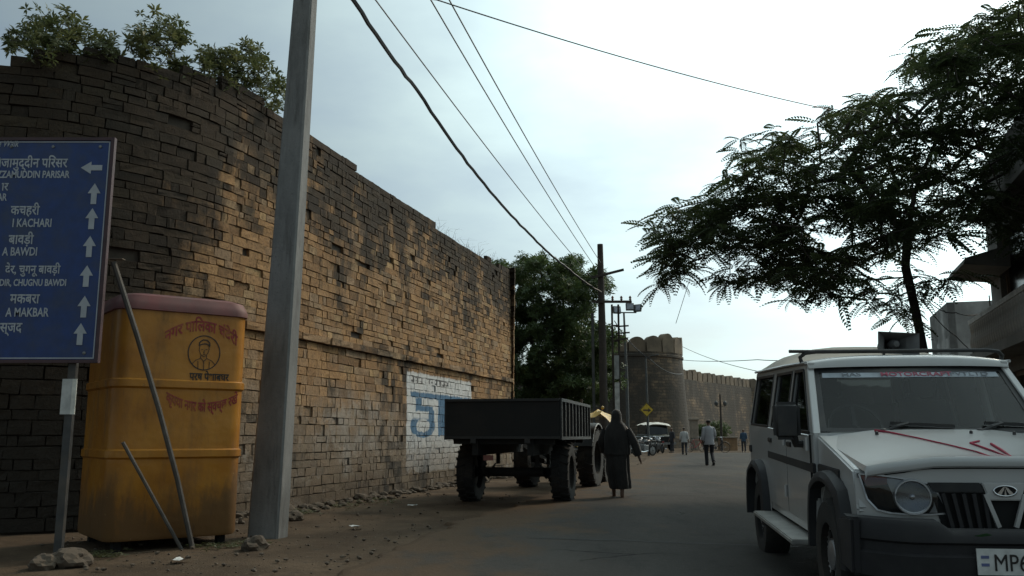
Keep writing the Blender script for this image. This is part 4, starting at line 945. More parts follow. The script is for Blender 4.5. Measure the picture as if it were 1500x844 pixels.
for sg_ in (-1, 1):
    J(MB().prism([(sg_ * .80, y, z) for y, z in sidep], (-sg_ * .04, 0, 0)), 'side_panel', m_jw, bevel=.008)
    J(MB().prism([(sg_ * .775, y, z) for y, z in fendp], (-sg_ * .18, 0, 0)), 'front_fender', m_jw, smooth=True, bevel=.018)
    # wheel arch flares
    for cy, cz, x0 in ((FA, fz, .765), (RA, rzz, .795)):
        rows = []
        for i in range(19):
            a_ = R(-8 + 196 * i / 18); c_, s_ = math.cos(a_), math.sin(a_); q = []
            for (r, x) in ((AR - .012, x0), (AR - .012, x0 + .085), (AR + .015, x0 + .09), (AR + .05, x0 + .072), (AR + .062, x0 + .004)): 
                rr_ = r * (1 / max(abs(c_), abs(s_)) ** .35 if True else 1); q.append((sg_ * x, cy + rr_ * c_, cz + .05 + rr_ * s_ * .98))
            rows.append(q)
        J(MB().grid(rows), 'wheel_arch_flare', m_trim, smooth=True)
    # inner wells
    for cy, cz in ((FA, fz), (RA, rzz)):
        rows = [[(sg_ * .76, cy + .44 * math.cos(R(a_)), cz + .06 + .44 * math.sin(R(a_))), (sg_ * .40, cy + .44 * math.cos(R(a_)), cz + .06 + .44 * math.sin(R(a_)))] for a_ in range(-10, 200, 15)]
        J(MB().grid(rows), 'wheel_well', m_dark)
    # doors
    def doorpanel(poly, name='door'):
        return J(MB().prism([(sg_ * .802, y, z) for y, z in poly], (sg_ * .010, 0, 0)), name, m_jw, bevel=.004, seg=1)
    d1 = doorpanel([(1.20, .56), (2.05, .56), (2.05, 1.195), (1.20, 1.19)])
    ra_ = [q for q in arch(RA, 175, 118, AR + .10, rzz + .06, 6)]
    d2 = doorpanel([(2.07, .56), (ra_[0][0] - .01, .56)] + ra_ + [(2.88, 1.00), (2.88, 1.20), (2.07, 1.195)])
    for y0 in (1.195, 2.06):
        J(MB().box((sg_ * .806 - .005, y0 - .009, .57), (sg_ * .806 + .007, y0 + .009, 1.19)), 'door_gap', m_dark)
    for d_, y0 in ((d1, 1.93), (d2, 2.78)):
        J(MB().box((sg_ * .812 - .012, y0 - .09, 1.075), (sg_ * .812 + .022, y0 + .06, 1.115)), 'handle', m_black, d_, bevel=.006)
    for y0 in (1.215, 2.085):
        for z0 in (.68, 1.08):
            J(MB().tube([(sg_ * .822, y0, z0), (sg_ * .822, y0, z0 + .09)], .013, 8), 'hinge', m_jw, d1 if y0 < 2 else d2)
    J(MB().box((sg_ * .806 - .008, 1.10, .93), (sg_ * .806 + .016, RA - .50, 1.0)), 'side_moulding', m_trim, bevel=.006)
    J(MB().box((sg_ * .806 - .008, RA + .50, .93), (sg_ * .806 + .014, 4.03, 1.0)), 'side_moulding', m_trim, bevel=.006)
    J(MB().box((sg_ * .780 - .006, .52, .93), (sg_ * .780 + .016, 1.09, 1.0)), 'side_moulding', m_trim, bevel=.006)
    # upper side: pillars, rails and glass on the leaning plane
    def US(y, z): f = (z - 1.20) / .50; return Vector((sg_ * (.795 - .085 * f), y, z))
    def pillar(y0, y1, y2, y3, mat=m_jw, name='pillar', z0=1.20, z1=1.69):
        a_, b_, c_, d_ = US(y0, z0), US(y1, z0), US(y2, z1), US(y3, z1); J(MB().prism([a_, b_, c_, d_], (-sg_ * .05, 0, 0)), name, mat, bevel=.006, seg=1)
    pillar(1.12, 1.24, 1.70, 1.60); pillar(2.02, 2.12, 2.12, 2.02); pillar(2.80, 2.96, 2.96, 2.80); pillar(3.94, 4.05, 3.98, 3.90)
    J(MB().prism([US(1.57, 1.66), US(4.0, 1.66), US(4.0, 1.715), US(1.57, 1.715)], (-sg_ * .05, 0, 0)), 'gutter_rail', m_jw, bevel=.006, seg=1)
    J(MB().tube([(sg_ * .725, 1.58, 1.712), (sg_ * .728, 2.4, 1.722), (sg_ * .728, 3.95, 1.722)], .012, 6), 'rain_gutter', m_jw)
    for (y0, y1, y2, y3, m_) in ((1.25, 2.015, 2.015, 1.70, m_tint), (2.125, 2.795, 2.795, 2.125, m_tint), (2.965, 3.935, 3.90, 2.965, m_tint)):
        J(MB().prism([US(y0, 1.205) - Vector((sg_ * .02, 0, 0)), US(y1, 1.205) - Vector((sg_ * .02, 0, 0)), US(y2, 1.66) - Vector((sg_ * .02, 0, 0)), US(y3, 1.66) - Vector((sg_ * .02, 0, 0))], (-sg_ * .004, 0, 0)), 'side_window', m_)
        fr_ = [US(y0, 1.205), US(y1, 1.205), US(y2, 1.66), US(y3, 1.66)]; mb = MB()
        for a_, b_ in zip(fr_, fr_[1:] + fr_[:1]): mb.bar(a_, b_, .022, .012, (1, 0, 0))
        J(mb, 'window_rubber', m_black)
    # mirror
    mi = J(MB().box((sg_ * .83, 1.33, 1.15), (sg_ * 1.02, 1.41, 1.42)), 'door_mirror', m_black, smooth=True, bevel=.03, seg=3)
    J(MB().tube([(sg_ * .79, 1.42, 1.12), (sg_ * .86, 1.40, 1.12), (sg_ * .88, 1.38, 1.18)], .03, 8), 'mirror_arm', m_black, mi, smooth=True)
    # running board
    J(MB().box((sg_ * .86 - .10, 1.22, .44), (sg_ * .86 + .10, 2.92, .475)), 'running_board', M('tread_plate', (.32, .31, .29), .5, .3, dirt=.5), bevel=.008)
    J(MB().bar((sg_ * .70, 1.5, .46), (sg_ * .84, 1.5, .455), .05, .03), 'step_bracket', m_black); J(MB().bar((sg_ * .70, 2.6, .46), (sg_ * .84, 2.6, .455), .05, .03), 'step_bracket', m_black)
    # headlamps, flush in the curved nose
    def FP(x, z, y=0.0): return (sg_ * x, yf(x) + y, z)
    lampq = [(.755, 1.000), (.67, .998), (.56, .985), (.46, .968), (.375, .95), (.335, .87), (.30, .79), (.40, .782), (.50, .78), (.60, .785), (.67, .80), (.72, .86)]
    hl = J(MB().prism([FP(x, z, -.004) for x, z in lampq], (0, .05, 0)), 'headlamp', m_dark)
    lm_ = Matrix.Translation(FP(.485, .878, -.006)) @ Matrix.Rotation(sg_ * R(8), 4, 'Z')
    def lamp(prof, name, mat, n=28): mb = MB().lathe(prof, (0, 0, 0), 'y', n); mb.v = [tuple(lm_ @ Vector(v)) for v in mb.v]; J(mb, name, mat, hl, smooth=True)
    lamp([(.088, -.018), (.091, -.026), (.097, -.026), (.101, -.016), (.103, .006)], 'lamp_ring', m_refl2)
    lamp([(.0, .001), (.02, .0), (.04, -.003), (.06, -.008), (.078, -.015), (.089, -.022)], 'reflector', m_refl)
    lamp([(.0, -.020), (.012, -.018), (.015, -.006), (.018, .002)], 'bulb', m_chrome, 12)
    J(MB().prism([FP(x, z, -.007) for x, z in ((.748, .992), (.67, .990), (.61, .983), (.612, .945), (.66, .938), (.715, .93))], (0, .004, 0)), 'indicator', m_amber, hl)
    J(MB().prism([FP(x, z, -.007) for x, z in ((.385, .945), (.33, .82), (.315, .796), (.40, .792), (.375, .83), (.37, .88))], (0, .004, 0)), 'side_reflector', m_refl2, hl)
    mb = MB(); P = [Vector(FP(x, z, -.008)) for x, z in lampq]
    for a_, b_ in zip(P, P[1:] + P[:1]): mb.bar(a_, b_, .009, .008, (0, 1, 0))
    J(mb, 'lamp_rim', m_refl2, hl)
    J(MB().grid([[FP(x, z1_ + (z0_ - z1_) * t, -.038 + .014 * abs(2 * t - 1)) for x, z0_, z1_ in ((.735, .985, .90), (.68, .985, .83), (.60, .98, .80), (.5, .97, .79), (.42, .955, .79), (.36, .93, .80))] for t in (0, .5, 1)]), 'lens', m_lens, hl, smooth=True)
    # front wheels and rear wheels (not sheared)
    for cy in (FA, RA):
        wh = MB().lathe([(.20, -.105), (.235, -.112), (.33, -.108), (.352, -.085), (.360, -.04), (.360, .04), (.352, .085), (.33, .108), (.235, .112), (.20, .105)], (sg_ * .72, cy, .36), 'x', 40, True).obj('wheel', m_rubber, jeep, smooth=True)
        mb = MB(); m_alloy = M('wheel_steel', (.30, .30, .31), .45, .6, dirt=.6)
        mb.lathe([(.205, .10), (.20, .06), (.185, .045), (.15, .06), (.10, .055), (.09, .085), (.06, .095), (.0, .095)] if sg_ > 0 else [(.205, -.10), (.20, -.06), (.185, -.045), (.15, -.06), (.10, -.055), (.09, -.085), (.06, -.095), (.0, -.095)], (sg_ * .72, cy, .36), 'x', 32)
        mb.obj('rim', m_alloy, wh, smooth=True)
        mb = MB()
        for i in range(6):
            a_ = 2 * PI * i / 6; mb.lathe([(.0, sg_ * .075), (.026, sg_ * .073), (.026, sg_ * .02)], (sg_ * .72, cy + .142 * math.cos(a_), .36 + .142 * math.sin(a_)), 'x', 10)
        mb.obj('rim_hole', m_dark, wh)
# bonnet
def bon(x, y):
    f = (y - .06) / 1.06; hwid = .70 + .06 * f; t = min(1, abs(x) / hwid); edge = 1.035 + .135 * f
    crown = .045 * (1 - t ** 4) + .014 / (1 + math.exp((t - .68) * 45))
    nose = -.018 * max(0, 1 - (y - .06) / .10) ** 2
    return edge + crown + nose
rows = []
TX = (-1, -.985, -.95, -.85, -.7, -.5, -.25, 0, .25, .5, .7, .85, .95, .985, 1)
for dy, dz in ((.012, -.062), (.0, -.052), (-.004, -.03), (.0, -.012), (.012, 0), (.05, 0), (.15, 0), (.3, 0), (.5, 0), (.7, 0), (.9, 0), (1, 0)):
    row = []
    for t in TX:
        hw0 = .725; y0 = yf(hw0 * t) - .03; y = y0 + dy if dy <= .05 else y0 + .05 + (1.12 - y0 - .05) * (dy - .05) / .95
        hwid = .725 + .04 * (y - .06) / 1.06; z = bon(hwid * t, max(y, .16)) + dz - (.03 if abs(t) == 1 else 0)
        row.append((hwid * t, y, z if dz > -.06 else z))
    rows.append(row)
J(MB().grid(rows), 'bonnet', m_jw, smooth=True)
rows = [[(x, y, z) for x in np.linspace(-.77, .77, 9)] for y, z in ((1.13, 1.165), (1.135, 1.205), (1.20, 1.205))]
J(MB().grid(rows), 'cowl', m_jw)
for x in (-.42, .18, .45): J(MB().lathe([(.012, 0), (.010, .02), (0, .025)], (x, .95, bon(x, .95) - .003), n=8), 'washer_jet', m_black)
# nose panel, grille, bumper, plate
J(MB().grid([[(x, yf(x) + .002, z) for x in np.linspace(-.775, .775, 25)] for z in (.66, .80, .90)] + [[(x, yf(x) + .002, bon(min(abs(x), .72), .16) - .071) for x in np.linspace(-.775, .775, 25)]]), 'nose_panel', m_jw, smooth=True)
gr = J(MB().prism([(-.40, .09, .955), (.40, .09, .955), (.33, .09, .70), (-.33, .09, .70)], (0, .04, 0)), 'grille', m_dark)
for x in np.arange(-.33, .34, .055):
    if abs(x) > .07: J(MB().bar((x, .075, .90), (x * .88, .075, .715), .020, .03, (0, 1, 0)), 'grille_slat', m_bump, gr)
J(MB().prism([(-.405, .07, .96), (-.12, .07, .96), (-.10, .07, .905), (-.385, .07, .905)], (0, .03, 0)), 'grille_bar', m_trim, gr, bevel=.006); J(MB().prism([(.405, .07, .96), (.12, .07, .96), (.10, .07, .905), (.385, .07, .905)], (0, .03, 0)), 'grille_bar', m_trim, gr, bevel=.006)
J(MB().prism([(-.118, .062, .962), (.118, .062, .962), (.085, .062, .865), (-.085, .062, .865)], (0, .03, 0)), 'badge_panel', m_jw, gr, bevel=.006)
for sg_ in (-1, 1): J(MB().bar((sg_ * .105, .064, .90), (sg_ * .045, .064, .72), .022, .02, (0, 1, 0)), 'chrome_bar', m_jw, gr)
bd = J(MB().add([(.062 * math.cos(2 * PI * i / 28), .058, .918 + .030 * math.sin(2 * PI * i / 28)) for i in range(28)] + [(.062 * math.cos(2 * PI * i / 28), .066, .918 + .030 * math.sin(2 * PI * i / 28)) for i in range(28)], [tuple(range(28))] + [(i, (i + 1) % 28, 28 + (i + 1) % 28, 28 + i) for i in range(28)]), 'badge', m_dark, gr)
mb = MB(); E_ = [Vector((.060 * math.cos(2 * PI * i / 28), .056, .918 + .028 * math.sin(2 * PI * i / 28))) for i in range(29)]; mb.tube(E_, .0045, 6)
for pts_ in ([(-.045, -.016), (-.012, .019), (.0, .024), (-.008, .004), (-.022, -.02)], [(.045, -.016), (.012, .019), (.0, .024), (.008, .004), (.022, -.02)], [(-.006, -.024), (0, .012), (.006, -.024)]):
    mb.prism([(x, .0575, .918 + z) for x, z in pts_], (0, -.003, 0))
J(mb, 'emblem', m_chrome, bd)
rows = []
for x in np.linspace(-1, 1, 25):
    ax = abs(x); yb = -.13 + .42 * max(0, ax - .62) ** 1.5 * 2.2; X = x * .85; zt2 = .775 if ax > .42 else .725
    rows.append([(X, yb + .10, zt2), (X, yb + .02, zt2 - .006), (X, yb, zt2 - .03), (X, yb - .005, .66), (X, yb + .02, .645), (X, yb + .02, .60), (X, yb - .005, .585), (X, yb + .01, .46), (X, yb + .08, .43)])
J(MB().grid(rows), 'front_bumper', m_bump, smooth=True)
for sg_ in (-1, 1): J(MB().prism([(sg_ * .85, .02, .775), (sg_ * .85, .36, .74), (sg_ * .85, .33, .47), (sg_ * .85, .05, .45)], (-sg_ * .06, 0, 0)), 'bumper_end', m_bump, bevel=.015)
J(MB().box((-.60, .10, .42), (.60, .5, .62)), 'under_tray', m_dark)
pl = J(MB().box((-.255, -.150, .500), (.255, -.142, .635)), 'number_plate', M('plate_white', (.58, .58, .56), .5, dirt=.3))
zp = SHR * (-.15 - RA)
t = text('plate_text', 'MP6', .125, m_blackp, pl, (-.175, -.1525, .522 + zp), (R(90), 0, 0), .0, 0, 'LEFT', .80); 
for i in range(1): t.data.update()
J(MB().box((-.235, -.1525, .585), (-.195, -.1502, .60)), 'plate_mark', M('plate_blue', (.1, .12, .25), .5), pl); J(MB().box((-.235, -.1525, .545), (-.195, -.1502, .56)), 'plate_mark', M('plate_blue', (.1, .12, .25), .5), pl)
J(MB().prism([(-.26, -.145, .70), (-.20, -.155, .715), (-.17, -.15, .705), (-.22, -.14, .695)], (0, -.004, .002)), 'green_sprig', M('sprig', (.03, .09, .03), .7))
# windscreen
WB, WT = [(-.745, 1.165, 1.21), (.745, 1.165, 1.21)], [(-.68, 1.605, 1.665), (.68, 1.605, 1.665)]
def WS(u_, v_, off=0.0):
    a_ = Vector(WB[0]).lerp(Vector(WB[1]), u_); b_ = Vector(WT[0]).lerp(Vector(WT[1]), u_); q = a_.lerp(b_, v_); q.y -= .035 * (1 - (2 * u_ - 1) ** 2); n = Vector((0, -.72, .69)); return q + n * off
J(MB().grid([[WS(u_, v_) for u_ in np.linspace(.02, .98, 13)] for v_ in (.03, .35, .7, .97)]), 'windscreen', m_ws, smooth=True)
mb = MB()
for (ua, va, ub_, vb) in ((0, 0, 1, .055), (0, .93, 1, 1), (0, .055, .035, .93), (.965, .055, 1, .93)):
    mb.grid([[WS(ua + (ub_ - ua) * i / 10, v_, .004) for i in range(11)] for v_ in (va, vb)])
J(mb, 'windscreen_rubber', m_black)
J(MB().grid([[WS(u_, v_, .003) for u_ in np.linspace(.05, .95, 11)] for v_ in (.845, .925)]), 'sun_strip', M('sun_strip_film', (.34, .38, .42), .5, dirt=.3, dirtcol=(.25, .27, .30)))
m_grt = M('grey_letters', (.16, .17, .19), .6); m_rdt = M('faded_red_letters', (.34, .06, .10), .6)
for body, u_, mt in (('HAS', .20, m_grt), ('MOTORCRAFT', .53, m_rdt), ('PVT.', .755, m_grt), ('LTD', .85, m_grt)):
    q = WS(u_, .862, .006); t = text('strip_text', body, .060, mt, jeep, (q.x, q.y, q.z + SHR * (q.y - RA)), (R(46), 0, 0), .001, 0, 'CENTER', 1.25)
rf = []
for y, ed_, crn, hwid in ((1.56, 1.668, .012, .705), (1.575, 1.70, .03, .715), (1.60, 1.715, .042, .72), (1.70, 1.722, .05, .725), (2.0, 1.725, .055, .725), (2.35, 1.725, .08, .725), (2.6, 1.725, .15, .725), (3.0, 1.725, .19, .725), (3.6, 1.725, .19, .725), (3.9, 1.72, .16, .715), (4.01, 1.70, .06, .70), (4.04, 1.64, .0, .69)):
    rf.append([(hwid * t, y, ed_ + crn * (1 - abs(t) ** 3.2)) for t in (-1, -.98, -.93, -.84, -.7, -.5, -.25, 0, .25, .5, .7, .84, .93, .98, 1)])
J(MB().grid(rf[:4]), 'roof_header', m_jw, smooth=True); J(MB().grid(rf[3:]), 'roof', m_dusty, smooth=True)
for u_, s_ in ((.30, 1), (.72, 1)):
    a_ = WS(u_ - .02, -.03, .02); b_ = WS(u_ + .10, .10, .022); c_ = WS(u_ + .02, .105, .02); d_ = WS(u_ + .30, .06, .02)
    wi = J(MB().tube([a_, a_.lerp(b_, .5) + Vector((0, -.01, .01)), b_], .012, 6), 'wiper', m_black); J(MB().bar(c_, d_, .016, .022), 'wiper_blade', m_black, wi); J(MB().lathe([(.022, -.03), (.022, .02), (0, .03)], a_, n=8), 'wiper_pivot', m_black, wi)
# rear, floor, interior
J(MB().box((-.76, 3.99, .58), (.76, 4.04, 1.21)), 'rear_panel', m_jw); J(MB().box((-.80, 4.02, .50), (.80, 4.16, .70)), 'rear_bumper', m_bump, bevel=.02)
J(MB().box((-.70, 3.985, 1.21), (-.60, 4.02, 1.66)), 'rear_pillar', m_jw); J(MB().box((.60, 3.985, 1.21), (.70, 4.02, 1.66)), 'rear_pillar', m_jw)
J(MB().box((-.60, 4.0, 1.22), (.60, 4.006, 1.64)), 'rear_window', m_tint)
J(MB().box((-.74, .5, .45), (.74, 4.0, .52)), 'floor_pan', m_dark); J(MB().box((-.60, .32, .5), (.60, 1.0, .93)), 'engine_block', m_dark)
J(MB().prism([(-.74, 1.14, 1.17), (-.74, 1.48, 1.20), (-.74, 1.52, 1.06), (-.74, 1.40, .85), (-.74, 1.14, .85)], (1.48, 0, 0)), 'dashboard', m_int, bevel=.01)
for x in (-.38, .38):
    se = J(MB().box((x - .25, 1.85, .82), (x + .25, 2.35, .96)), 'seat', m_seat, smooth=True, bevel=.04); J(MB().prism([(x - .24, 2.30, .95), (x + .24, 2.30, .95), (x + .22, 2.45, 1.44), (x - .22, 2.45, 1.44)], (0, .12, 0)), 'seat_back', m_seat, se, smooth=True, bevel=.03); J(MB().box((x - .12, 2.44, 1.46), (x + .12, 2.54, 1.62)), 'headrest', m_seat, se, smooth=True, bevel=.03)
se = J(MB().box((-.68, 2.75, .80), (.68, 3.25, .95)), 'seat', m_seat, smooth=True, bevel=.04); J(MB().prism([(-.68, 3.2, .95), (.68, 3.2, .95), (.66, 3.34, 1.40), (-.66, 3.34, 1.40)], (0, .12, 0)), 'seat_back', m_seat, se, smooth=True, bevel=.03)
stw = MB().lathe([(.185, -.012), (.20, -.012), (.205, 0), (.20, .012), (.185, .012), (.18, 0)], (0, 0, 0), 'z', 28, True); mt_ = Matrix.Translation((-.38, 1.62, 1.22)) @ Matrix.Rotation(R(62), 4, 'X'); stw.v = [tuple(mt_ @ Vector(v)) for v in stw.v]; sw_ = J(stw, 'steering_wheel', m_black, smooth=True)
mb = MB(); c_ = mt_ @ Vector((0, 0, 0))
for a_ in (0, 120, 240): mb.bar(c_, mt_ @ Vector((.185 * math.cos(R(a_ + 90)), .185 * math.sin(R(a_ + 90)), 0)), .03, .015)
mb.tube([c_, (-.38, 1.42, 1.12)], .03, 8); J(mb, 'steering_column', m_black, sw_)
J(MB().box((-.66, 1.20, 1.195), (-.44, 1.30, 1.225)), 'dash_paper', m_whitep, bevel=.006)
rwg = J(MB().box((-.56, 3.93, 1.36), (-.22, 3.936, 1.60)), 'rear_sticker', M('pale_film', (.62, .63, .58), .6, dirt=.2))
text('sticker_text', 'IBIB', .12, m_grt, rwg, (-.53, 3.925, 1.43 + SHR * .5), (R(90), R(12), 0), .004)
# roof carrier bar
cbz = 1.86; cr_ = J(MB().tube([(-.725, 1.72, 1.72), (-.735, 1.72, 1.76), (-.70, 1.70, 1.79), (-.62, 1.70, 1.80), (.62, 1.70, 1.80), (.70, 1.70, 1.79), (.735, 1.72, 1.76), (.725, 1.72, 1.72)], .016, 8), 'roof_carrier_bar', m_black, smooth=True)
J(MB().tube([(-.82, 1.70, 1.805), (-.6, 1.70, 1.802)], .013, 8), 'bar_end', m_black, cr_)
# loudspeaker on the roof
lsP = D(1316, 503, JY + 1.80); ls = thing('loudspeaker', 'rectangular grey horn loudspeaker tied to the jeep roof bar', 'loudspeaker', lsP, -YAW + R(4)); ls.rotation_euler = (0, R(3), -YAW + R(4))
m_ls = M('horn_grey', (.17, .17, .17), .6, dirt=.3); rows = []
def rq(hx, hz, y, n=4):
    out = []
    for (a_, b_) in (((-hx, -hz), (hx, -hz)), ((hx, -hz), (hx, hz)), ((hx, hz), (-hx, hz)), ((-hx, hz), (-hx, -hz))):
        for i in range(n): t = i / n; out.append((a_[0] + (b_[0] - a_[0]) * t, y, a_[1] + (b_[1] - a_[1]) * t))
    return out
MB().grid([rq(.04, .035, .22), rq(.05, .04, .15), rq(.085, .06, .07), rq(.145, .078, .0), rq(.155, .084, -.012), rq(.155, .084, .0), rq(.09, .066, .075), rq(.055, .045, .16), rq(.045, .04, .23)], closed=True).obj('horn', m_ls, ls)
MB().lathe([(.0, -.0), (.022, .005), (.036, .04), (.04, .10), (.02, .16)], (0, .03, 0), 'y', 16).obj('phase_plug', m_chrome if False else m_ls, ls, smooth=True); MB().lathe([(.05, .20), (.055, .22), (.055, .30), (.0, .31)], (0, 0, 0), 'y', 14).obj('driver', m_black, ls, smooth=True)
MB().bar((-.09, .06, -.06), (-.10, .03, -.155), .02, .006).bar((.06, .06, -.06), (.06, .03, -.155), .02, .006).obj('bracket', m_steel, ls)
# red thread on the bonnet
mth = M('red_thread', (.32, .02, .05), .8)
def onb(x, y): return (x, y, bon(x, y) + .006 + SHR * (y - RA))
def jw(x, y): return onb(x, y)
rt_ = thing('red_thread', 'long red thread lying in a curve across the white bonnet', 'thread', jeep.location, -YAW)
P = [(-.40, 1.06), (-.33, .98), (-.22, .72), (-.12, .45), (-.06, .25), (-.03, .10)]; MB().tube([onb(*q) for q in P], [.010, .006, .005, .005, .005, .005], 6).obj('strand', mth, rt_, smooth=True)
rt2 = thing('red_thread', 'knotted pair of red threads by the bonnet badge', 'thread', jeep.location, -YAW)
MB().tube([onb(*q) for q in ((.06, .09), (.04, .30), (.02, .55), (.10, .62))], .006, 6).obj('strand', mth, rt2, smooth=True); MB().tube([onb(*q) for q in ((.07, .09), (.10, .30), (.13, .52))], .008, 6).obj('strand', mth, rt2, smooth=True)

# ================================================================== TRACTOR TRAILER AND TRACTOR
TA = D(652, 612, 14.4); TB = D(820, 612, 14.1)
tu = Vector((TB.x - TA.x, TB.y - TA.y, 0)); TWd = tu.length; tu.normalize()
TAX = R(12.5); toff = Vector(((TA.x + TB.x) / 2, (TA.y + TB.y) / 2, 0))
trl = thing('farm_trailer', 'dark steel tractor trailer seen from behind on two wheels', 'trailer', toff, -TAX)
m_trl = M('trailer_steel', (.010, .010, .0095), .85, 0, scale=3, dirt=.5, dirtcol=(.026, .021, .016)); m_trl2 = M('trailer_rib', (.022, .022, .021), .6, .1, dirt=.4, dirtcol=(.04, .032, .025))
hw = TWd / 2; z0, z1 = D(735, 642, 14.25).z, D(735, 586, 14.25).z; TL = 3.5
box((-hw + .03, .03, z0), (hw - .03, TL - .03, z0 + .06)).obj('bed', m_trl, trl)
def ribbed(name, a, b, out, nr):
    a = Vector(a); b = Vector(b); d = (b - a).normalized(); n = Vector(out); L = (b - a).length
    o = MB().prism([a, b, b + Vector((0, 0, z1 - z0)), a + Vector((0, 0, z1 - z0))], n * -.03).obj(name, m_trl, trl)
    for i in range(nr + 1):
        q = a + d * (L * i / nr * .97 + .03); MB().bar(q + n * .018 + Vector((0, 0, .02)), q + n * .018 + Vector((0, 0, z1 - z0 - .02)), .05, .034, n).obj('rib', m_trl2, o)
    for zz in (.0, z1 - z0): MB().bar(a + n * .01 + Vector((0, 0, zz)), b + n * .01 + Vector((0, 0, zz)), .05, .05).obj('rail', m_trl2, o)
    return o
g = MB().prism([(-hw, 0, z0), (hw, 0, z0), (hw, 0, z1), (-hw, 0, z1)], (0, .03, 0)).obj('tailgate', m_trl, trl)
for zz in (z0 + .01, z1): MB().bar((-hw, -.006, zz), (hw, -.006, zz), .04, .04).obj('rail', m_trl2, g)
for x in (-hw * .5, hw * .45): MB().bar((x, -.02, z0), (x, -.02, z0 - .08), .09, .03).obj('hinge', m_trl2, g)
ribbed('side_wall', (hw, .03, z0), (hw, TL, z0), (1, 0, 0), 9); ribbed('side_wall', (-hw, .03, z0), (-hw, TL, z0), (-1, 0, 0), 9); ribbed('front_wall', (-hw, TL, z0), (hw, TL, z0), (0, 1, 0), 5)
for x in (-.45, .45): MB().bar((x, .05, z0 - .14), (x, TL + .1, z0 - .14), .1, .26).obj('chassis_beam', m_trl, trl)
for y in (.15, 1.2, 2.3, 3.3): MB().bar((-hw + .1, y, z0 - .05), (hw - .1, y, z0 - .05), .08, .09).obj('cross_member', m_trl, trl)
AY = 1.15
MB().tube([(-.72, AY, .50), (.72, AY, .50)], .08, 10).obj('axle', m_trl, trl, smooth=True)
for sg_ in (-1, 1):
    for i in range(5): MB().tube([(sg_ * .5, AY - .5 + .04 * i, .62 - .03 * i), (sg_ * .5, AY, .50 - .025 * i), (sg_ * .5, AY + .5 - .04 * i, .62 - .03 * i)], .018, 4).obj('leaf_spring', m_trl, trl)
    MB().bar((sg_ * .45, AY - .5, .62), (sg_ * .45, AY - .5, z0 - .1), .06, .06).obj('spring_hanger', m_trl, trl); MB().bar((sg_ * .45, AY + .5, .62), (sg_ * .45, AY + .5, z0 - .1), .06, .06).obj('spring_hanger', m_trl, trl)
def bigwheel(parent, x, y, r, wd, lug, rim_m, name='wheel'):
    wh = MB().lathe([(r * .56, -wd * .45), (r * .8, -wd * .5), (r * .94, -wd * .46), (r * .985, -wd * .2), (r * .985, wd * .2), (r * .94, wd * .46), (r * .8, wd * .5), (r * .56, wd * .45)], (x, y, r), 'x', 40, True).obj(name, m_rubber, parent, smooth=True)
    mb = MB()
    for i in range(lug):
        for s_ in (-1, 1):
            a_ = 2 * PI * (i + (.5 if s_ > 0 else 0)) / lug; a2 = a_ + .10
            p0 = Vector((x, y + r * .985 * math.cos(a_), r + r * .985 * math.sin(a_))); p1 = Vector((x + s_ * wd * .5, y + r * .95 * math.cos(a2), r + r * .95 * math.sin(a2)))
            mb.bar(p0, p1, r * .07, r * .08, Vector((0, math.cos(a_), math.sin(a_))))
    mb.obj('tread', m_rubber, wh)
    s_ = 1 if x > 0 else -1
    MB().lathe([(r * .57, s_ * wd * .42), (r * .55, s_ * wd * .1), (r * .5, -s_ * wd * .2), (r * .25, -s_ * wd * .2), (r * .2, s_ * wd * .05), (0, s_ * wd * .08)], (x, y, r), 'x', 28).obj('rim', rim_m, wh, smooth=True)
m_rim = M('farm_rim', (.035, .03, .027), .8, dirt=.4, dirtcol=(.05, .04, .03))
bigwheel(trl, -.80, AY, .50, .30, 22, m_rim); bigwheel(trl, .80, AY, .50, .30, 22, m_rim)
MB().tube([(0, TL, .62), (0, TL + .9, .55)], .05, 8).obj('drawbar', m_trl, trl); MB().bar((-.45, TL, z0 - .12), (0, TL + .85, .56), .07, .07).obj('drawbar_brace', m_trl, trl); MB().bar((.45, TL, z0 - .12), (0, TL + .85, .56), .07, .07).obj('drawbar_brace', m_trl, trl)
box((-.30, .0, .72), (-.14, .03, .80)).obj('tail_reflector', m_amber, trl)

wr = G(866, 715); tr_yaw = R(17)
tdir = Vector((math.sin(tr_yaw), math.cos(tr_yaw), 0)); tside = Vector((tdir.y, -tdir.x, 0)); tro = wr - tside * .70
trc = thing('farm_tractor', 'farm tractor with yellow bonnet hitched ahead of the dark trailer', 'tractor', (tro.x, tro.y, 0), -tr_yaw)
m_ty = M('tractor_yellow', (.50, .30, .03), .5, dirt=.3)
bigwheel(trc, -.70, 0, .64, .34, 20, m_rim); bigwheel(trc, .70, 0, .64, .34, 20, m_rim); bigwheel(trc, -.60, 1.9, .36, .2, 18, m_rim); bigwheel(trc, .60, 1.9, .36, .2, 18, m_rim)
MB().tube([(-.62, 0, .64), (.62, 0, .64)], .11, 12).obj('rear_axle', m_trl, trc, smooth=True); MB().tube([(-.55, 1.9, .38), (.55, 1.9, .38)], .05, 8).obj('front_axle', m_trl, trc, smooth=True)
box((-.20, -.25, .45), (.20, 2.1, .85)).obj('gearbox', m_trl, trc, bevel=.04)
bn = MB().prism([(-.27, .75, .85), (-.27, 2.2, .85), (-.27, 2.25, 1.22), (-.27, 1.9, 1.34), (-.27, .75, 1.44)], (.54, 0, 0)).obj('bonnet', m_ty, trc, smooth=True, bevel=.05, seg=2)
MB().tube([(.18, 1.5, 1.3), (.18, 1.5, 1.95)], .03, 8).obj('exhaust', m_rust, trc, smooth=True)
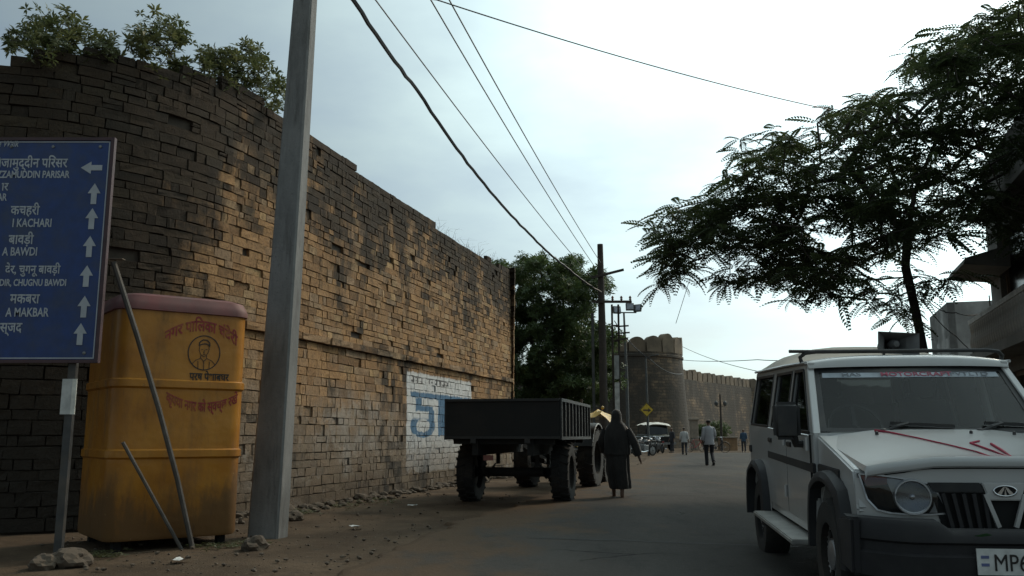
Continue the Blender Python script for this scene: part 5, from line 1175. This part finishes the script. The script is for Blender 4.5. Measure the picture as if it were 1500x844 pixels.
for sg_ in (-1, 1):
    rows = []
    for i in range(12):
        a_ = R(20 + 140 * i / 11); rows.append([(sg_ * x, .74 * math.cos(a_), .64 + .74 * math.sin(a_)) for x in (.45, .52, .88)] + [(sg_ * .88, .70 * math.cos(a_), .64 + .70 * math.sin(a_))])
    MB().grid(rows).obj('mudguard', m_trl2, trc, smooth=True)
    MB().tube([(sg_ * .88, .72 * math.cos(R(a_)), .64 + .72 * math.sin(R(a_))) for a_ in range(20, 161, 12)], .012, 5).obj('mudguard_edge', m_whitep, trc)
st = box((-.24, -.22, 1.02), (.24, .2, 1.12)).obj('seat', m_seat, trc, bevel=.03); box((-.22, -.28, 1.12), (.22, -.20, 1.42)).obj('backrest', m_seat, st, bevel=.03)
tw = MB().lathe([(.18, -.012), (.2, 0), (.18, .012)], (0, .62, 1.45), 'z', 20, True).obj('steering_wheel', m_black, trc); MB().tube([(0, .62, 1.45), (0, .8, 1.0)], .03, 8).obj('steering_column', m_black, tw)
# yellow sheet over the tractor's load frame
ysP = D(876, 607, 18.9) ; loc = trc.matrix_basis.inverted() @ ysP
rows = [[(loc.x + .34 * (i - 3) / 3, loc.y + .3 * (j - 2) / 2, loc.z + .06 + .05 * math.sin(i * 1.9 + j) - .12 * (abs(i - 3) / 3) ** 3 - .1 * (abs(j - 2) / 2) ** 2) for i in range(7)] for j in range(5)]
cn = MB().grid(rows).obj('yellow_cover', m_ty, trc, smooth=True)
for sx_ in (-.3, .3): MB().bar((loc.x + sx_, loc.y, .9), (loc.x + sx_, loc.y, loc.z + .0), .04, .04).obj('cover_post', m_trl, trc)
MB().lathe([(.0, .02), (.03, .03), (.035, .07), (.0, .1)], (loc.x + .1, loc.y, loc.z + .08), n=10).obj('beacon', m_ty, trc, smooth=True)

# ================================================================== PEOPLE
def skin(name, verts, edges, rad, mat, parent, sub=2, root=0):
    me = bpy.data.meshes.new(name); me.from_pydata(verts, edges, []); o = bpy.data.objects.new(name, me); COL.objects.link(o)
    md = o.modifiers.new('s', 'SKIN'); md.use_smooth_shade = True
    lay = me.skin_vertices[0].data
    for i, r in enumerate(rad):
        lay[i].radius = (r, r) if not isinstance(r, tuple) else r; lay[i].use_root = (i == root)
    sd = o.modifiers.new('u', 'SUBSURF'); sd.levels = sub; sd.render_levels = sub
    dg = bpy.context.evaluated_depsgraph_get(); dg.update(); ev = bpy.data.meshes.new_from_object(o.evaluated_get(dg)); bpy.data.objects.remove(o)
    return link(name, ev, mat, parent, smooth=True)
m_skin = M('brown_skin', (.13, .070, .042), .6, var=.1); m_hair = M('black_hair', (.012, .010, .009), .7)
def chain(V, E, Rr, start, pts_):
    p = start
    for q, r in pts_: V.append(q); Rr.append(r); E.append((p, len(V) - 1)); p = len(V) - 1
    return p
def man(lab, px, py, H, face, stride, shirt, trouser, arms, group=None, lean=0.0):
    P = G(px, py); o = thing('person', lab, 'person', (P.x, P.y, 0), face, group); k_ = H / 1.70
    def S3(x, y, z): return (x * k_, (y + lean * z) * k_, z * k_)
    # local: +y is the walking direction
    L, Rg = stride   # ((kneey, kneez),(ankley,anklez)) for left, right leg
    def leg(sx_, st): return [(S3(sx_ * .095, 0, .86), .078), (S3(sx_ * .10, st[0][0], st[0][1]), .056), (S3(sx_ * .10, st[1][0], st[1][1]), .040)]
    V, E, Rr = [S3(0, 0, .95)], [], [.115 * k_]
    c = chain(V, E, Rr, 0, [(S3(0, 0, 1.15), .115 * k_), (S3(0, .0, 1.34), .125 * k_), (S3(0, 0, 1.43), .07 * k_), (S3(0, .01, 1.49), .052 * k_), (S3(0, .03, 1.545), .072 * k_), (S3(0, .035, 1.61), .085 * k_), (S3(0, .025, 1.67), .062 * k_)])
    for sx_, st in ((-1, L), (1, Rg)):
        q = leg(sx_, st); e = chain(V, E, Rr, 0, [(a, r * k_) for a, r in q]); a = q[-1][0]
        chain(V, E, Rr, e, [((a[0], a[1] + .10 * k_, max(a[2] - .055 * k_, .02 * k_)), .034 * k_), ((a[0] + sx_ * .01, a[1] + .19 * k_, max(a[2] - .07 * k_, .018 * k_)), .022 * k_)])
    wr_ = []
    for sx_, ar in ((-1, arms[0]), (1, arms[1])):
        e = chain(V, E, Rr, 2, [(S3(sx_ * .17, 0, 1.37), .062 * k_), (S3(sx_ * .215, ar[0][0], ar[0][1]), .044 * k_), (S3(sx_ * ar[1][2], ar[1][0], ar[1][1]), .030 * k_)])
        w_ = Vector(V[e]); el = Vector(V[e - 1]); d = (w_ - el).normalized(); pv = w_ + d * .07 * k_; V.append(tuple(pv)); Rr.append(.030 * k_); E.append((e, len(V) - 1)); pi = len(V) - 1
        for f in range(4):
            q0 = pv + Vector((0, (f - 1.5) * .020 * k_, 0)) + d * .045 * k_; chain(V, E, Rr, pi, [(tuple(q0), .009 * k_), (tuple(q0 + d * .04 * k_ + Vector((-sx_ * .012 * k_, 0, 0))), .008 * k_)])
        chain(V, E, Rr, pi, [(tuple(pv + Vector((-sx_ * .01, .045 * k_, -.005))), .010 * k_)])
    skin('body', V, E, Rr, m_skin, o)
    # clothes follow the same skeleton, a little wider
    def rg(z, rx, ry, n=18, ph=0): return [S3((rx + .004 * math.sin(5 * 2 * PI * i / n + ph)) * math.cos(2 * PI * i / n), ry * math.sin(2 * PI * i / n) - .005, z) for i in range(n)]
    mb = MB().grid([rg(.79, .185, .145), rg(.81, .188, .148, ph=.4), rg(.95, .178, .138, ph=.8), rg(1.08, .172, .130, ph=1.3), rg(1.22, .185, .132, ph=1.7), rg(1.33, .192, .122), rg(1.385, .165, .100), rg(1.425, .095, .075), rg(1.45, .065, .065)], closed=True)
    for sx_, ar in ((-1, arms[0]), (1, arms[1])):
        el = Vector(S3(sx_ * .215, ar[0][0], ar[0][1])); w_ = Vector(S3(sx_ * ar[1][2], ar[1][0], ar[1][1])); sh_ = Vector(S3(sx_ * .165, 0, 1.355))
        mb.tube([Vector(S3(sx_ * .10, 0, 1.37)), sh_, sh_.lerp(el, .5), el, el.lerp(w_, .6)], [.06 * k_, .075 * k_, .066 * k_, .058 * k_, .054 * k_], 12)
    mb.obj('shirt', shirt, o, smooth=True)
    mb = MB().grid([rg(.78, .165, .125), rg(.88, .172, .13), rg(.96, .165, .125)], closed=True)
    for sx_, st in ((-1, L), (1, Rg)):
        q = [Vector(a) for a, r in leg(sx_, st)]; mb.tube([q[0] + Vector((0, 0, .05 * k_)), q[0].lerp(q[1], .4), q[1], q[1].lerp(q[2], .5), q[2] + Vector((0, 0, .0))], [.098 * k_, .088 * k_, .070 * k_, .066 * k_, .062 * k_], 12)
    mb.obj('trousers', trouser, o, smooth=True)
    for sx_, st in ((-1, L), (1, Rg)):
        a = leg(sx_, st)[-1][0]; pt = -.5 if a[2] > .13 * k_ else 0; f = MB().box((-.045 * k_, -.08 * k_, -.085 * k_), (.045 * k_, .20 * k_, -.03 * k_)).obj('shoe', m_black, o, smooth=True, bevel=.02 * k_); f.location = a; f.rotation_euler = (pt, 0, 0)
    V, E, Rr = [S3(0, .005, 1.655)], [], [.083 * k_]; chain(V, E, Rr, 0, [(S3(0, -.005, 1.60), .084 * k_), (S3(0, -.02, 1.55), .060 * k_)]); skin('hair', V, E, Rr, m_hair, o)
    fc = MB()
    for sx_ in (-.032, .032): fc.lathe([(0, .012), (.010, .006), (.012, 0), (0, -.01)], S3(sx_, .118, 1.612), 'y', 8)
    fc.obj('eyes', m_blackp, o); MB().lathe([(.018, -.02), (.013, .015), (.0, .03)], S3(0, .115, 1.59), 'y', 8).obj('nose', m_skin, o, smooth=True); MB().tube([S3(-.028, .105, 1.548), S3(0, .112, 1.546), S3(.028, .105, 1.548)], .006 * k_, 6).obj('mouth', M('lip', (.10, .035, .03), .6), o)
    for sx_ in (-1, 1): MB().lathe([(0, -.012), (.022, -.008), (.026, 0), (.014, .008), (0, .01)], S3(sx_ * .088, .02, 1.59), 'x', 10).obj('ear', m_skin, o, smooth=True)
    return o
m_sh1 = M('pale_grey_shirt', (.34, .34, .36), .9, var=.1, scale=4); m_sh2 = M('white_shirt', (.42, .41, .40), .9, var=.1, scale=4); m_trs = M('black_trousers', (.018, .018, .022), .9, var=.2); m_trs2 = M('charcoal_trousers', (.035, .035, .04), .9); m_blu = M('blue_shirt', (.04, .075, .12), .9); m_dks = M('dark_shirt', (.03, .03, .035), .9)
gp = 'people on the road'
man('man in pale grey shirt and black trousers walking away mid-road', 1040, 684.5, 1.70, R(-4), (((.06, .50), (-.02, .085)), ((.10, .49), (-.26, .20))), m_sh1, m_trs, (((-.06, 1.10), (.03, .86, .24)), ((.02, 1.12), (.20, 1.00, .20))), gp)
man('older man in loose white shirt walking ahead of the grey-shirted man', 1003, 667.5, 1.58, R(-10), (((.08, .5), (.12, .085)), ((.02, .49), (-.24, .17))), m_sh2, m_trs2, (((-.04, 1.10), (.06, .88, .25)), ((-.05, 1.1), (-.06, .86, .25))), gp, .03)
man('person in blue shirt standing by the rear of the white jeep', 1090, 662.5, 1.55, R(160), (((.02, .5), (0, .085)), ((.0, .5), (.02, .085))), m_blu, m_trs2, (((-.02, 1.10), (.04, .88, .25)), ((-.02, 1.1), (.05, .88, .25))), gp)
man('dark-clothed man standing beside the white-roofed vehicle', 985, 663, 1.62, R(120), (((.02, .5), (0, .085)), ((.0, .5), (.02, .085))), m_dks, m_trs2, (((-.02, 1.10), (.04, .88, .25)), ((-.02, 1.1), (.05, .88, .25))), gp)

# woman in a long black cloak
Pw = G(905, 733); wm_ = thing('person', 'woman in long black cloak and veil walking away beside the trailer', 'person', (Pw.x, Pw.y, 0), R(-14), gp)
k = NM('black_cloth'); p = k.coord(); c = k.mix(k.smooth(k.noise(3, p, 4, .6), .3, .7), (.012, .011, .010), (.030, .026, .023)); k.set(k.b.inputs['Base Color'], c); k.b.inputs['Roughness'].default_value = .85; k.b.inputs['Sheen Weight'].default_value = .15; k.bump(k.noise(14, k.scalev(p, (1, 1, .25)), 4, .6), .5, .03); m_cloak = k.m
HS = 1.56 / 1.6
def ring(z, rx, ry, cx=0, cy=0, fold=0.0, ph=0, n=40):
    return [((cx + (rx + fold * math.sin(7 * 2 * PI * i / n + ph) + fold * .6 * math.sin(11 * 2 * PI * i / n + 2 * ph)) * math.cos(2 * PI * i / n)) * HS, (cy + (ry + fold * math.sin(7 * 2 * PI * i / n + ph)) * math.sin(2 * PI * i / n)) * HS, z * HS) for i in range(n)]
rows = [ring(.20, .165, .195, .04, .06, .016, 0), ring(.22, .175, .195, .04, .05, .018, .1), ring(.32, .185, .175, .03, .03, .020, .3), ring(.55, .195, .165, .01, 0, .018, .6), ring(.80, .205, .160, 0, 0, .014, .9), ring(1.0, .205, .15, 0, 0, .010, 1.1), ring(1.15, .20, .14, 0, 0, .007, 1.2), ring(1.26, .185, .12, 0, .0, .004, 1.2), ring(1.33, .14, .105, 0, 0, 0), ring(1.385, .09, .09, 0, .01, 0), ring(1.42, .085, .09, 0, .02, 0)]
mb = MB().grid(rows, closed=True); mb.obj('cloak', m_cloak, wm_, smooth=True)
# veil: head and shoulder cape
rows = [ring(.80, .225, .172, .0, -.01, .018, .4), ring(.95, .226, .166, 0, -.01, .016, .5), ring(1.12, .222, .156, 0, -.01, .011, .7), ring(1.24, .208, .140, 0, -.005, .006, .9), ring(1.33, .158, .122, 0, 0, .003, 1), ring(1.385, .106, .112, 0, .01, 0), ring(1.45, .094, .110, 0, .02, 0), ring(1.51, .094, .110, 0, .02, 0), ring(1.565, .076, .090, 0, .02, 0), ring(1.60, .042, .05, 0, .02, 0), ring(1.608, .004, .005, 0, .02, 0)]
MB().grid(rows, closed=True).obj('veil', m_cloak, wm_, smooth=True)
# body mesh: continuous figure with feet, hands and face under the cloth
V, E, Rr = [(0, 0, .88)], [], [.11]
chain(V, E, Rr, 0, [((0, 0, 1.08), .10), ((0, 0, 1.24), .11), ((0, .01, 1.34), .05), ((0, .03, 1.40), .065), ((0, .035, 1.47), .08), ((0, .03, 1.52), .055)])
for sx_, (ky, kz), (ay, az) in ((-1, (.08, .46), (.20, .075)), (1, (.05, .46), (-.10, .085))):
    e = chain(V, E, Rr, 0, [((sx_ * .09, 0, .80), .075), ((sx_ * .09, ky, kz), .052), ((sx_ * .09, ay, az), .036)]); chain(V, E, Rr, e, [((sx_ * .09, ay + .08, .04), .032), ((sx_ * .095, ay + .16, .028), .022)])
for sx_, elb, wri in ((-1, (-.27, .03, 1.02), (-.24, .16, .84)), (1, (.31, -.01, .99), (.39, .03, .76))):
    e = chain(V, E, Rr, 2, [((sx_ * .16, 0, 1.26), .055), (elb, .04), (wri, .027)]); d = (Vector(wri) - Vector(elb)).normalized(); pv = Vector(wri) + d * .06; V.append(tuple(pv)); Rr.append(.028); E.append((e, len(V) - 1)); pi = len(V) - 1
    for f in range(4): q0 = pv + Vector((0, (f - 1.5) * .019, 0)) + d * .045; chain(V, E, Rr, pi, [(tuple(q0), .009), (tuple(q0 + d * .035 + Vector((-sx_ * .015, 0, 0))), .008)])
    chain(V, E, Rr, pi, [(tuple(pv + Vector((-sx_ * .01, .04, 0))), .010)])
skin('body', [(a * HS, b * HS, c_ * HS) for a, b, c_ in V], E, [r * HS for r in Rr], m_skin, wm_)
for sx_, sh_, el, wr2 in ((-1, (-.19, 0, 1.24), (-.28, .03, 1.02), (-.25, .15, .86)), (1, (.19, 0, 1.24), (.32, -.01, 1.00), (.385, .03, .79))):
    sl_ = MB().tube([tuple(Vector(q) * HS) for q in (sh_, tuple((Vector(sh_) + Vector(el)) / 2), el, tuple((Vector(el) + Vector(wr2)) / 2), wr2)], [.07, .075, .072, .07, .072], 14, cap=False).obj('sleeve', m_cloak, wm_, smooth=True)
for sx_, ay in ((-1, .20), (1, -.10)):
    MB().box((sx_ * .09 - .045, ay - .07, .0), (sx_ * .09 + .045, ay + .17, .022)).obj('sandal', M('red_sandal', (.20, .05, .03), .6), wm_, bevel=.01)

# ================================================================== FAR STREET LIFE
# flood-light mast, lamp post with warning sign, lamp post
P = Vector((D(920, 640, 56).x, 56, 0)); zt_ = D(917, 458, 56).z
o = thing('floodlight_mast', 'slim tall mast with three square floodlights before the fort tower', 'mast', P); 
MB().tube([(0, 0, -.3), (0, 0, zt_ * .5), (-.1, 0, zt_)], [.11, .09, .06], 8).obj('pole', m_greym, o, smooth=True); MB().bar((-.75, 0, zt_), (.7, 0, zt_), .07, .07).obj('cross_arm', m_greym, o)
for x, dz, t in ((-.55, .1, .3), (.28, .30, 0), (.78, .22, -.6)):
    f = box((-.26, -.08, -.24), (.26, .08, .24)).obj('floodlight', m_greym, o, bevel=.02); f.location = (x, -.05, zt_ + dz + .06); f.rotation_euler = (R(-15), 0, t); box((-.21, -.087, -.19), (.21, -.082, .19)).obj('lamp_glass', m_refl, f)
P = Vector((D(950, 640, 50).x, 50, 0)); zt_ = D(946, 524, 50).z
o = thing('lamp_post', 'thin grey post carrying a yellow diamond warning sign', 'lamp post', P); MB().tube([(0, 0, -.3), (-.05, 0, zt_)], [.075, .05], 8).obj('pole', m_greym, o, smooth=True); MB().tube([(-.05, 0, zt_ - .05), (.25, -.3, zt_ + .1), (.5, -.5, zt_ + .1)], .03, 6).obj('arm', m_greym, o); MB().box((.42, -.75, zt_ + .07), (.58, -.45, zt_ + .14)).obj('lamp_head', m_greym, o, bevel=.02)
c_ = D(947.5, 600.5, 49.85); o2 = thing('warning_sign', 'yellow diamond-shaped warning board with dark symbol', 'road sign', c_); dd_ = 10.5 * 50 / 1300
m_sy = M('sign_yellow', (.62, .42, .04), .5, dirt=.2)
MB().prism([(-dd_, 0, 0), (0, 0, -dd_), (dd_, 0, 0), (0, 0, dd_)], (0, .02, 0)).obj('panel', m_sy, o2); mb = MB(); mb.bar((-dd_ * .5, -.008, -.02), (dd_ * .5, -.008, -.02), .08, .01, (0, 1, 0)); mb.prism([(dd_ * .2, -.006, .10), (dd_ * .62, -.006, -.02), (dd_ * .2, -.006, -.14)], (0, -.006, 0)); mb.obj('symbol', m_rust, o2)
mb = MB(); q_ = [Vector((-dd_ * .93, -.004, 0)), Vector((0, -.004, -dd_ * .93)), Vector((dd_ * .93, -.004, 0)), Vector((0, -.004, dd_ * .93))]
for a_, b_ in zip(q_, q_[1:] + q_[:1]): mb.bar(a_, b_, .03, .006, (0, 1, 0))
mb.obj('border', m_blackp, o2)
P = Vector((D(1057, 640, 66).x, 66, 0)); zt_ = D(1056, 578, 66).z; o = thing('lamp_post', 'dark post with two lanterns before the far fort wall', 'lamp post', P); MB().tube([(0, 0, -.3), (0, 0, zt_)], [.11, .06], 8).obj('pole', m_tar, o, smooth=True); MB().bar((-.3, 0, zt_ - .85), (.35, 0, zt_ - .85), .05, .05).obj('arm', m_tar, o)
for x in (-.3, .35): MB().lathe([(.03, 0), (.13, .06), (.15, .25), (.05, .36), (0, .4)], (x, 0, zt_ - .83), n=10).obj('lantern', m_greym, o, smooth=True)
# stone gate post, plinth, shrub
P = Vector((D(1017, 640, 68).x, 68, 0)); z_ = D(1017, 616, 68).z; o = thing('stone_pillar', 'pale square stone gate pillar near the red bicycle', 'pillar', P); m_pil = M('pale_stone', (.28, .23, .18), .9, scale=2, dirt=.4, bump=.4)
box((-.28, -.28, -.2), (.28, .28, z_)).obj('shaft', m_pil, o, bevel=.03); box((-.36, -.36, z_), (.36, .36, z_ + .18)).obj('cap', m_pil, o, bevel=.03)
P = Vector((D(1080, 640, 67).x, 67, 0)); P0 = D(1058, 640, 67); o = thing('low_plinth', 'low orange-brown masonry plinth behind the walking man', 'plinth', (P0.x, 67, 0)); L_ = P.x - P0.x
m_pl = M('ochre_masonry', (.26, .16, .085), .9, scale=2, dirt=.4, bump=.4); box((0, 0, -.2), (L_, 1.5, .92)).obj('base', m_pl, o, bevel=.03); box((-.06, -.06, .92), (L_ + .06, 1.56, 1.02)).obj('coping', m_pil, o, bevel=.02)
for (px, py, Yd, w_, h_, lab) in ((1052, 640, 70, 1.0, 1.9, 'round green shrub behind the low plinth'), (1030, 640, 72, .7, 1.7, 'narrow dusty shrub behind the walking man')):
    P = Vector((D(px, py, Yd).x, Yd, 0)); o = thing('shrub', lab, 'shrub', P); n = 900; T = rng.normal(0, 1, (n, 3)); T /= np.linalg.norm(T, axis=1)[:, None]; T *= (rng.uniform(.2, 1, n) ** .4)[:, None] * np.array([w_, w_, h_ * .45]); T[:, 2] += h_ * .75
    tag(link('foliage', scatter('foliage', *lt, T, rotmats(rng.uniform(0, 6.3, n), rng.normal(0, .6, n), rng.normal(0, .6, n)), rng.uniform(.10, .2, n)), m_leafd, o), kind='stuff')
    MB().tube([(0, 0, -.1), (0, 0, h_ * .7)], [.06, .03], 6).obj('stem', m_bark, o)

def bicycle(lab, px, py, rz, fm):
    P = G(px, py); o = thing('bicycle', lab, 'bicycle', (P.x, P.y, 0), rz, 'bicycles parked by the fort'); r = .34
    for x in (-.52, .52):
        w_ = MB().lathe([(r - .02, -.018), (r, 0), (r - .02, .018), (r - .035, 0)], (x, 0, r), 'y', 28, True).obj('wheel', m_rubber, o, smooth=True); mb = MB()
        for i in range(12): a_ = 2 * PI * i / 12; mb.bar((x, 0, r), (x + (r - .03) * math.cos(a_), 0, r + (r - .03) * math.sin(a_)), .006, .006, (0, 1, 0))
        mb.obj('spokes', m_chrome, w_)
    bb, sc_, hd, hb = (-.06, 0, .30), (-.20, 0, .82), (.36, 0, .80), (.40, 0, .66)
    MB().tube([bb, sc_], .018, 6).tube([sc_, hd], .018, 6).tube([bb, hb], .02, 6).tube([(-.52, 0, r), bb], .013, 6).tube([(-.52, 0, r), sc_], .012, 6).tube([hd, hb, (.52, 0, r)], .016, 6).obj('frame', fm, o)
    MB().tube([hd, (.36, 0, .98)], .014, 6).tube([(.22, -.28, 1.0), (.36, -.15, 1.0), (.36, .15, 1.0), (.22, .28, 1.0)], .013, 6).obj('handlebar', m_chrome, o); MB().prism([(-.34, -.09, .90), (-.02, -.02, .90), (-.02, .02, .90), (-.34, .09, .90)], (0, 0, .05)).obj('saddle', m_black, o)
    MB().tube([(-.20, 0, .80), (-.22, 0, .9)], .013, 6).obj('seat_post', m_chrome, o); MB().bar((-.75, 0, .72), (-.35, 0, .72), .14, .02).obj('carrier', m_steel, o); MB().lathe([(.09, -.01), (.09, .01)], (-.06, .05, .30), 'y', 16, cap=True).obj('chainwheel', m_steel, o)
    MB().bar((-.06, .09, .30), (.06, .09, .18), .02, .015).bar((.06, .09, .18), (.06, .19, .18), .05, .02).obj('pedal', m_black, o)
    for x in (-.52, .52): MB().tube([(x + (r + .03) * math.cos(R(a_)), 0, r + (r + .03) * math.sin(R(a_))) for a_ in range(30, 171, 20)], .012, 5).obj('mudguard', fm, o)
    return o
m_rbk = M('red_frame', (.30, .03, .025), .45); m_bbk = M('black_frame', (.02, .02, .022), .45)
bicycle('red bicycle parked between the two walking men', 1020, 662.5, R(20), m_rbk)
bicycle('black bicycle parked right of the man in pale grey', 1050, 663.5, R(-12), m_bbk)
def motorcycle(lab, px, py, rz):
    P = G(px, py); o = thing('motorcycle', lab, 'motorcycle', (P.x, P.y, 0), rz, 'parked motorcycles'); r = .30
    for x in (-.62, .62):
        w_ = MB().lathe([(r - .08, -.04), (r - .03, -.05), (r, 0), (r - .03, .05), (r - .08, .04)], (x, 0, r), 'y', 24, True).obj('wheel', m_rubber, o, smooth=True); MB().lathe([(.22, -.015), (.05, -.03), (.05, .03), (.22, .015)], (x, 0, r), 'y', 16).obj('rim', m_steel, w_)
    MB().prism([(-.05, -.12, .78), (.40, -.12, .90), (.42, -.12, .74), (-.02, -.12, .66)], (0, .24, 0)).obj('fuel_tank', m_bbk, o, smooth=True, bevel=.05); MB().prism([(-.75, -.12, .80), (-.05, -.12, .76), (-.05, -.12, .66), (-.70, -.12, .70)], (0, .24, 0)).obj('seat', m_seat, o, smooth=True, bevel=.04)
    MB().box((-.15, -.13, .22), (.25, .13, .60)).obj('engine', m_steel, o, bevel=.04); MB().tube([(.40, 0, .95), (.62, 0, r)], .03, 8).tube([(-.62, 0, r), (-.05, 0, .35)], .025, 6).tube([(.38, 0, .85), (.2, 0, .3)], .025, 6).obj('frame', m_bbk, o)
    MB().tube([(.30, -.33, 1.05), (.38, -.18, 1.02), (.38, .18, 1.02), (.30, .33, 1.05)], .015, 6).obj('handlebar', m_chrome, o); MB().lathe([(.0, .06), (.08, .05), (.09, 0), (.05, -.08), (0, -.1)], (.50, 0, .88), 'x', 14).obj('headlamp', m_refl, o, smooth=True); MB().tube([(.15, -.14, .28), (-.2, -.16, .22), (-.75, -.18, .30)], [.02, .03, .035], 8).obj('exhaust', m_chrome, o, smooth=True)
    MB().tube([(.62 + .33 * math.cos(R(a_)), 0, r + .33 * math.sin(R(a_))) for a_ in range(30, 171, 20)], .03, 5).obj('mudguard', m_bbk, o); MB().box((-.85, -.06, .66), (-.75, .06, .74)).obj('tail_lamp', m_redp, o)
    return o
for i_, (px, py, rz_, lab) in enumerate(((940, 664.5, 10, 'motorcycle parked side-on between the woman and the sign post'), (967, 664, 95, 'motorcycle standing end-on before the white-roofed vehicle'), (952, 664, 80, 'third motorcycle parked under the yellow diamond sign'), (961, 661.5, 50, 'motorcycle parked at the front of the white-roofed vehicle'), (929, 659, 20, 'farthest-left motorcycle half hidden behind the cloaked woman'))): motorcycle(lab, px, py, R(rz_))
motorcycle('dark motorcycle parked right of the cloaked woman', 944, 668, R(35)); motorcycle('second motorcycle behind the first beside the sign post', 936, 662, R(60))

# small white-roofed vehicle
P = G(973, 661); v_ = thing('canopy_vehicle', 'small open jeep with white canvas roof parked before the fort tower', 'jeep', (P.x, P.y, 0), R(12)); v_.scale = (1.12, 1.12, 1.18)
m_gr = M('drab_green_paint', (.055, .065, .055), .5, dirt=.4); m_cv = M('white_canvas', (.68, .66, .60), .85, dirt=.35, scale=2)
MB().prism([(-.72, 0, .45), (-.72, 3.1, .45), (-.72, 3.1, 1.0), (-.72, 1.0, 1.0), (-.72, .95, .98), (-.72, 0, .92)], (1.44, 0, 0)).obj('body', m_gr, v_, bevel=.04); MB().box((-.5, -.02, .55), (.5, .0 - .002, .85)).obj('grille', m_dark, v_); MB().box((-.78, -.15, .40), (.78, -.04, .52)).obj('bumper', m_steel, v_)
for sg_ in (-1, 1):
    MB().lathe([(.0, -.03), (.09, -.02), (.1, .0), (.1, .04)], (sg_ * .56, -.02, .75), 'y', 16).obj('headlamp', m_refl, v_, smooth=True); MB().bar((sg_ * .68, .98, 1.0), (sg_ * .66, 1.12, 1.55), .06, .06).obj('windscreen_post', m_gr, v_); MB().bar((sg_ * .68, 2.9, 1.0), (sg_ * .66, 2.9, 1.58), .05, .05).obj('roof_post', m_gr, v_)
    for y in (.55, 2.45):
        w_ = MB().lathe([(.18, -.09), (.32, -.09), (.35, 0), (.32, .09), (.18, .09)], (sg_ * .68, y, .35), 'x', 24, True).obj('wheel', m_rubber, v_, smooth=True); MB().lathe([(.19, sg_ * .05), (.1, sg_ * .03), (.06, sg_ * .08), (0, sg_ * .08)], (sg_ * .68, y, .35), 'x', 16).obj('rim', m_steel, w_)
    MB().tube([(sg_ * .74, .55 + .42 * math.cos(R(a_)), .40 + .42 * math.sin(R(a_))) for a_ in range(0, 181, 18)], .05, 6).obj('mudguard', m_gr, v_)
MB().bar((-.66, 1.12, 1.56), (.66, 1.12, 1.56), .06, .06).obj('windscreen_header', m_gr, v_); MB().prism([(-.64, 1.0, 1.02), (.64, 1.0, 1.02), (.62, 1.11, 1.53), (-.62, 1.11, 1.53)], (0, .006, 0)).obj('windscreen', m_tint, v_)
rows = [[(x, y, 1.60 + .14 * (1 - (x / .8) ** 2) + .03 * math.sin(y * 5 + x * 3) - (.10 if j in (0, 7) else 0)) for x in np.linspace(-.8, .8, 9)] for j, y in enumerate(np.linspace(.75, 3.2, 8))]; MB().grid(rows).obj('canvas_roof', m_cv, v_, smooth=True)
for sg_ in (-1, 1): MB().box((sg_ * .35 - .22, 1.7, .95), (sg_ * .35 + .22, 1.8, 1.35)).obj('seat', m_seat, v_, bevel=.03)

m_pap = M('paper_scrap', (.60, .60, .58), .8)
for px, py, lab in ((521, 776, 'crumpled white paper scrap on the dirt in front of the wall'), (603, 744, 'white paper scrap nearest the painted panel'), (262, 826, 'white scrap lying before the yellow cabin')):
    P = G(px, py); rows = [[(.05 * i - .07, .04 * j - .05, .012 + .022 * random.random()) for i in range(4)] for j in range(4)]
    o = MB().grid(rows).obj('paper_scrap', m_pap); o.location = (P.x, P.y, .02); o.rotation_euler = (0, 0, px); tag(o, lab, 'litter')

m_weed = leafmat('weed_leaf', (.05, .065, .025), (.12, .12, .05))
n = 420; T = []
for i in range(n):
    c_ = random.choice(((440, 752), (360, 800), (500, 742), (560, 735), (150, 815), (310, 802))); q = G(c_[0] + random.gauss(0, 16), c_[1] + random.gauss(0, 3)); T.append((q.x, q.y, .02))
tag(link('weeds', scatter('weeds', *rosette_t(5), np.array(T), rotmats(rng.uniform(0, 6.3, n), rng.normal(0, .2, n), rng.normal(0, .2, n)), rng.uniform(.02, .07, n)), m_weed), 'low scattered weeds at the foot of the wall and pole', 'weeds', kind='stuff')

m_tar2 = M('tar_seam', (.014, .013, .012), .8)
for pts_, lab in (([(775, 786), (860, 789), (960, 793), (1080, 798), (1200, 803)], 'long dark seam crossing the near road'), ([(900, 727), (985, 722), (1085, 720)], 'dark seam across the road beyond the cloaked woman')):
    P = []
    for (a, b), (c, d) in zip(pts_, pts_[1:]):
        for i in range(8): P.append(G(a + (c - a) * i / 8, b + (d - b) * i / 8 + random.gauss(0, .35), .066))
    rows = [[q + Vector((0, -.014 - .02 * random.random(), 0)), q + Vector((0, .014 + .02 * random.random(), 0))] for q in P]
    for r_ in rows:
        for q in r_:
            xl = float(np.interp(q.y, [a for a, _ in LE], [b for _, b in LE])); xr = float(np.interp(q.y, [-6, 22, 34, 46, 57], [8.2, 8.4, 13, 24, 40])); t = (q.x - xl) / (xr - xl); q.z = 0.036 + 0.03 * (1 - (2 * t - 1) ** 2) + .004
    tag(MB().grid(rows).obj('road_seam', m_tar2), kind='structure')
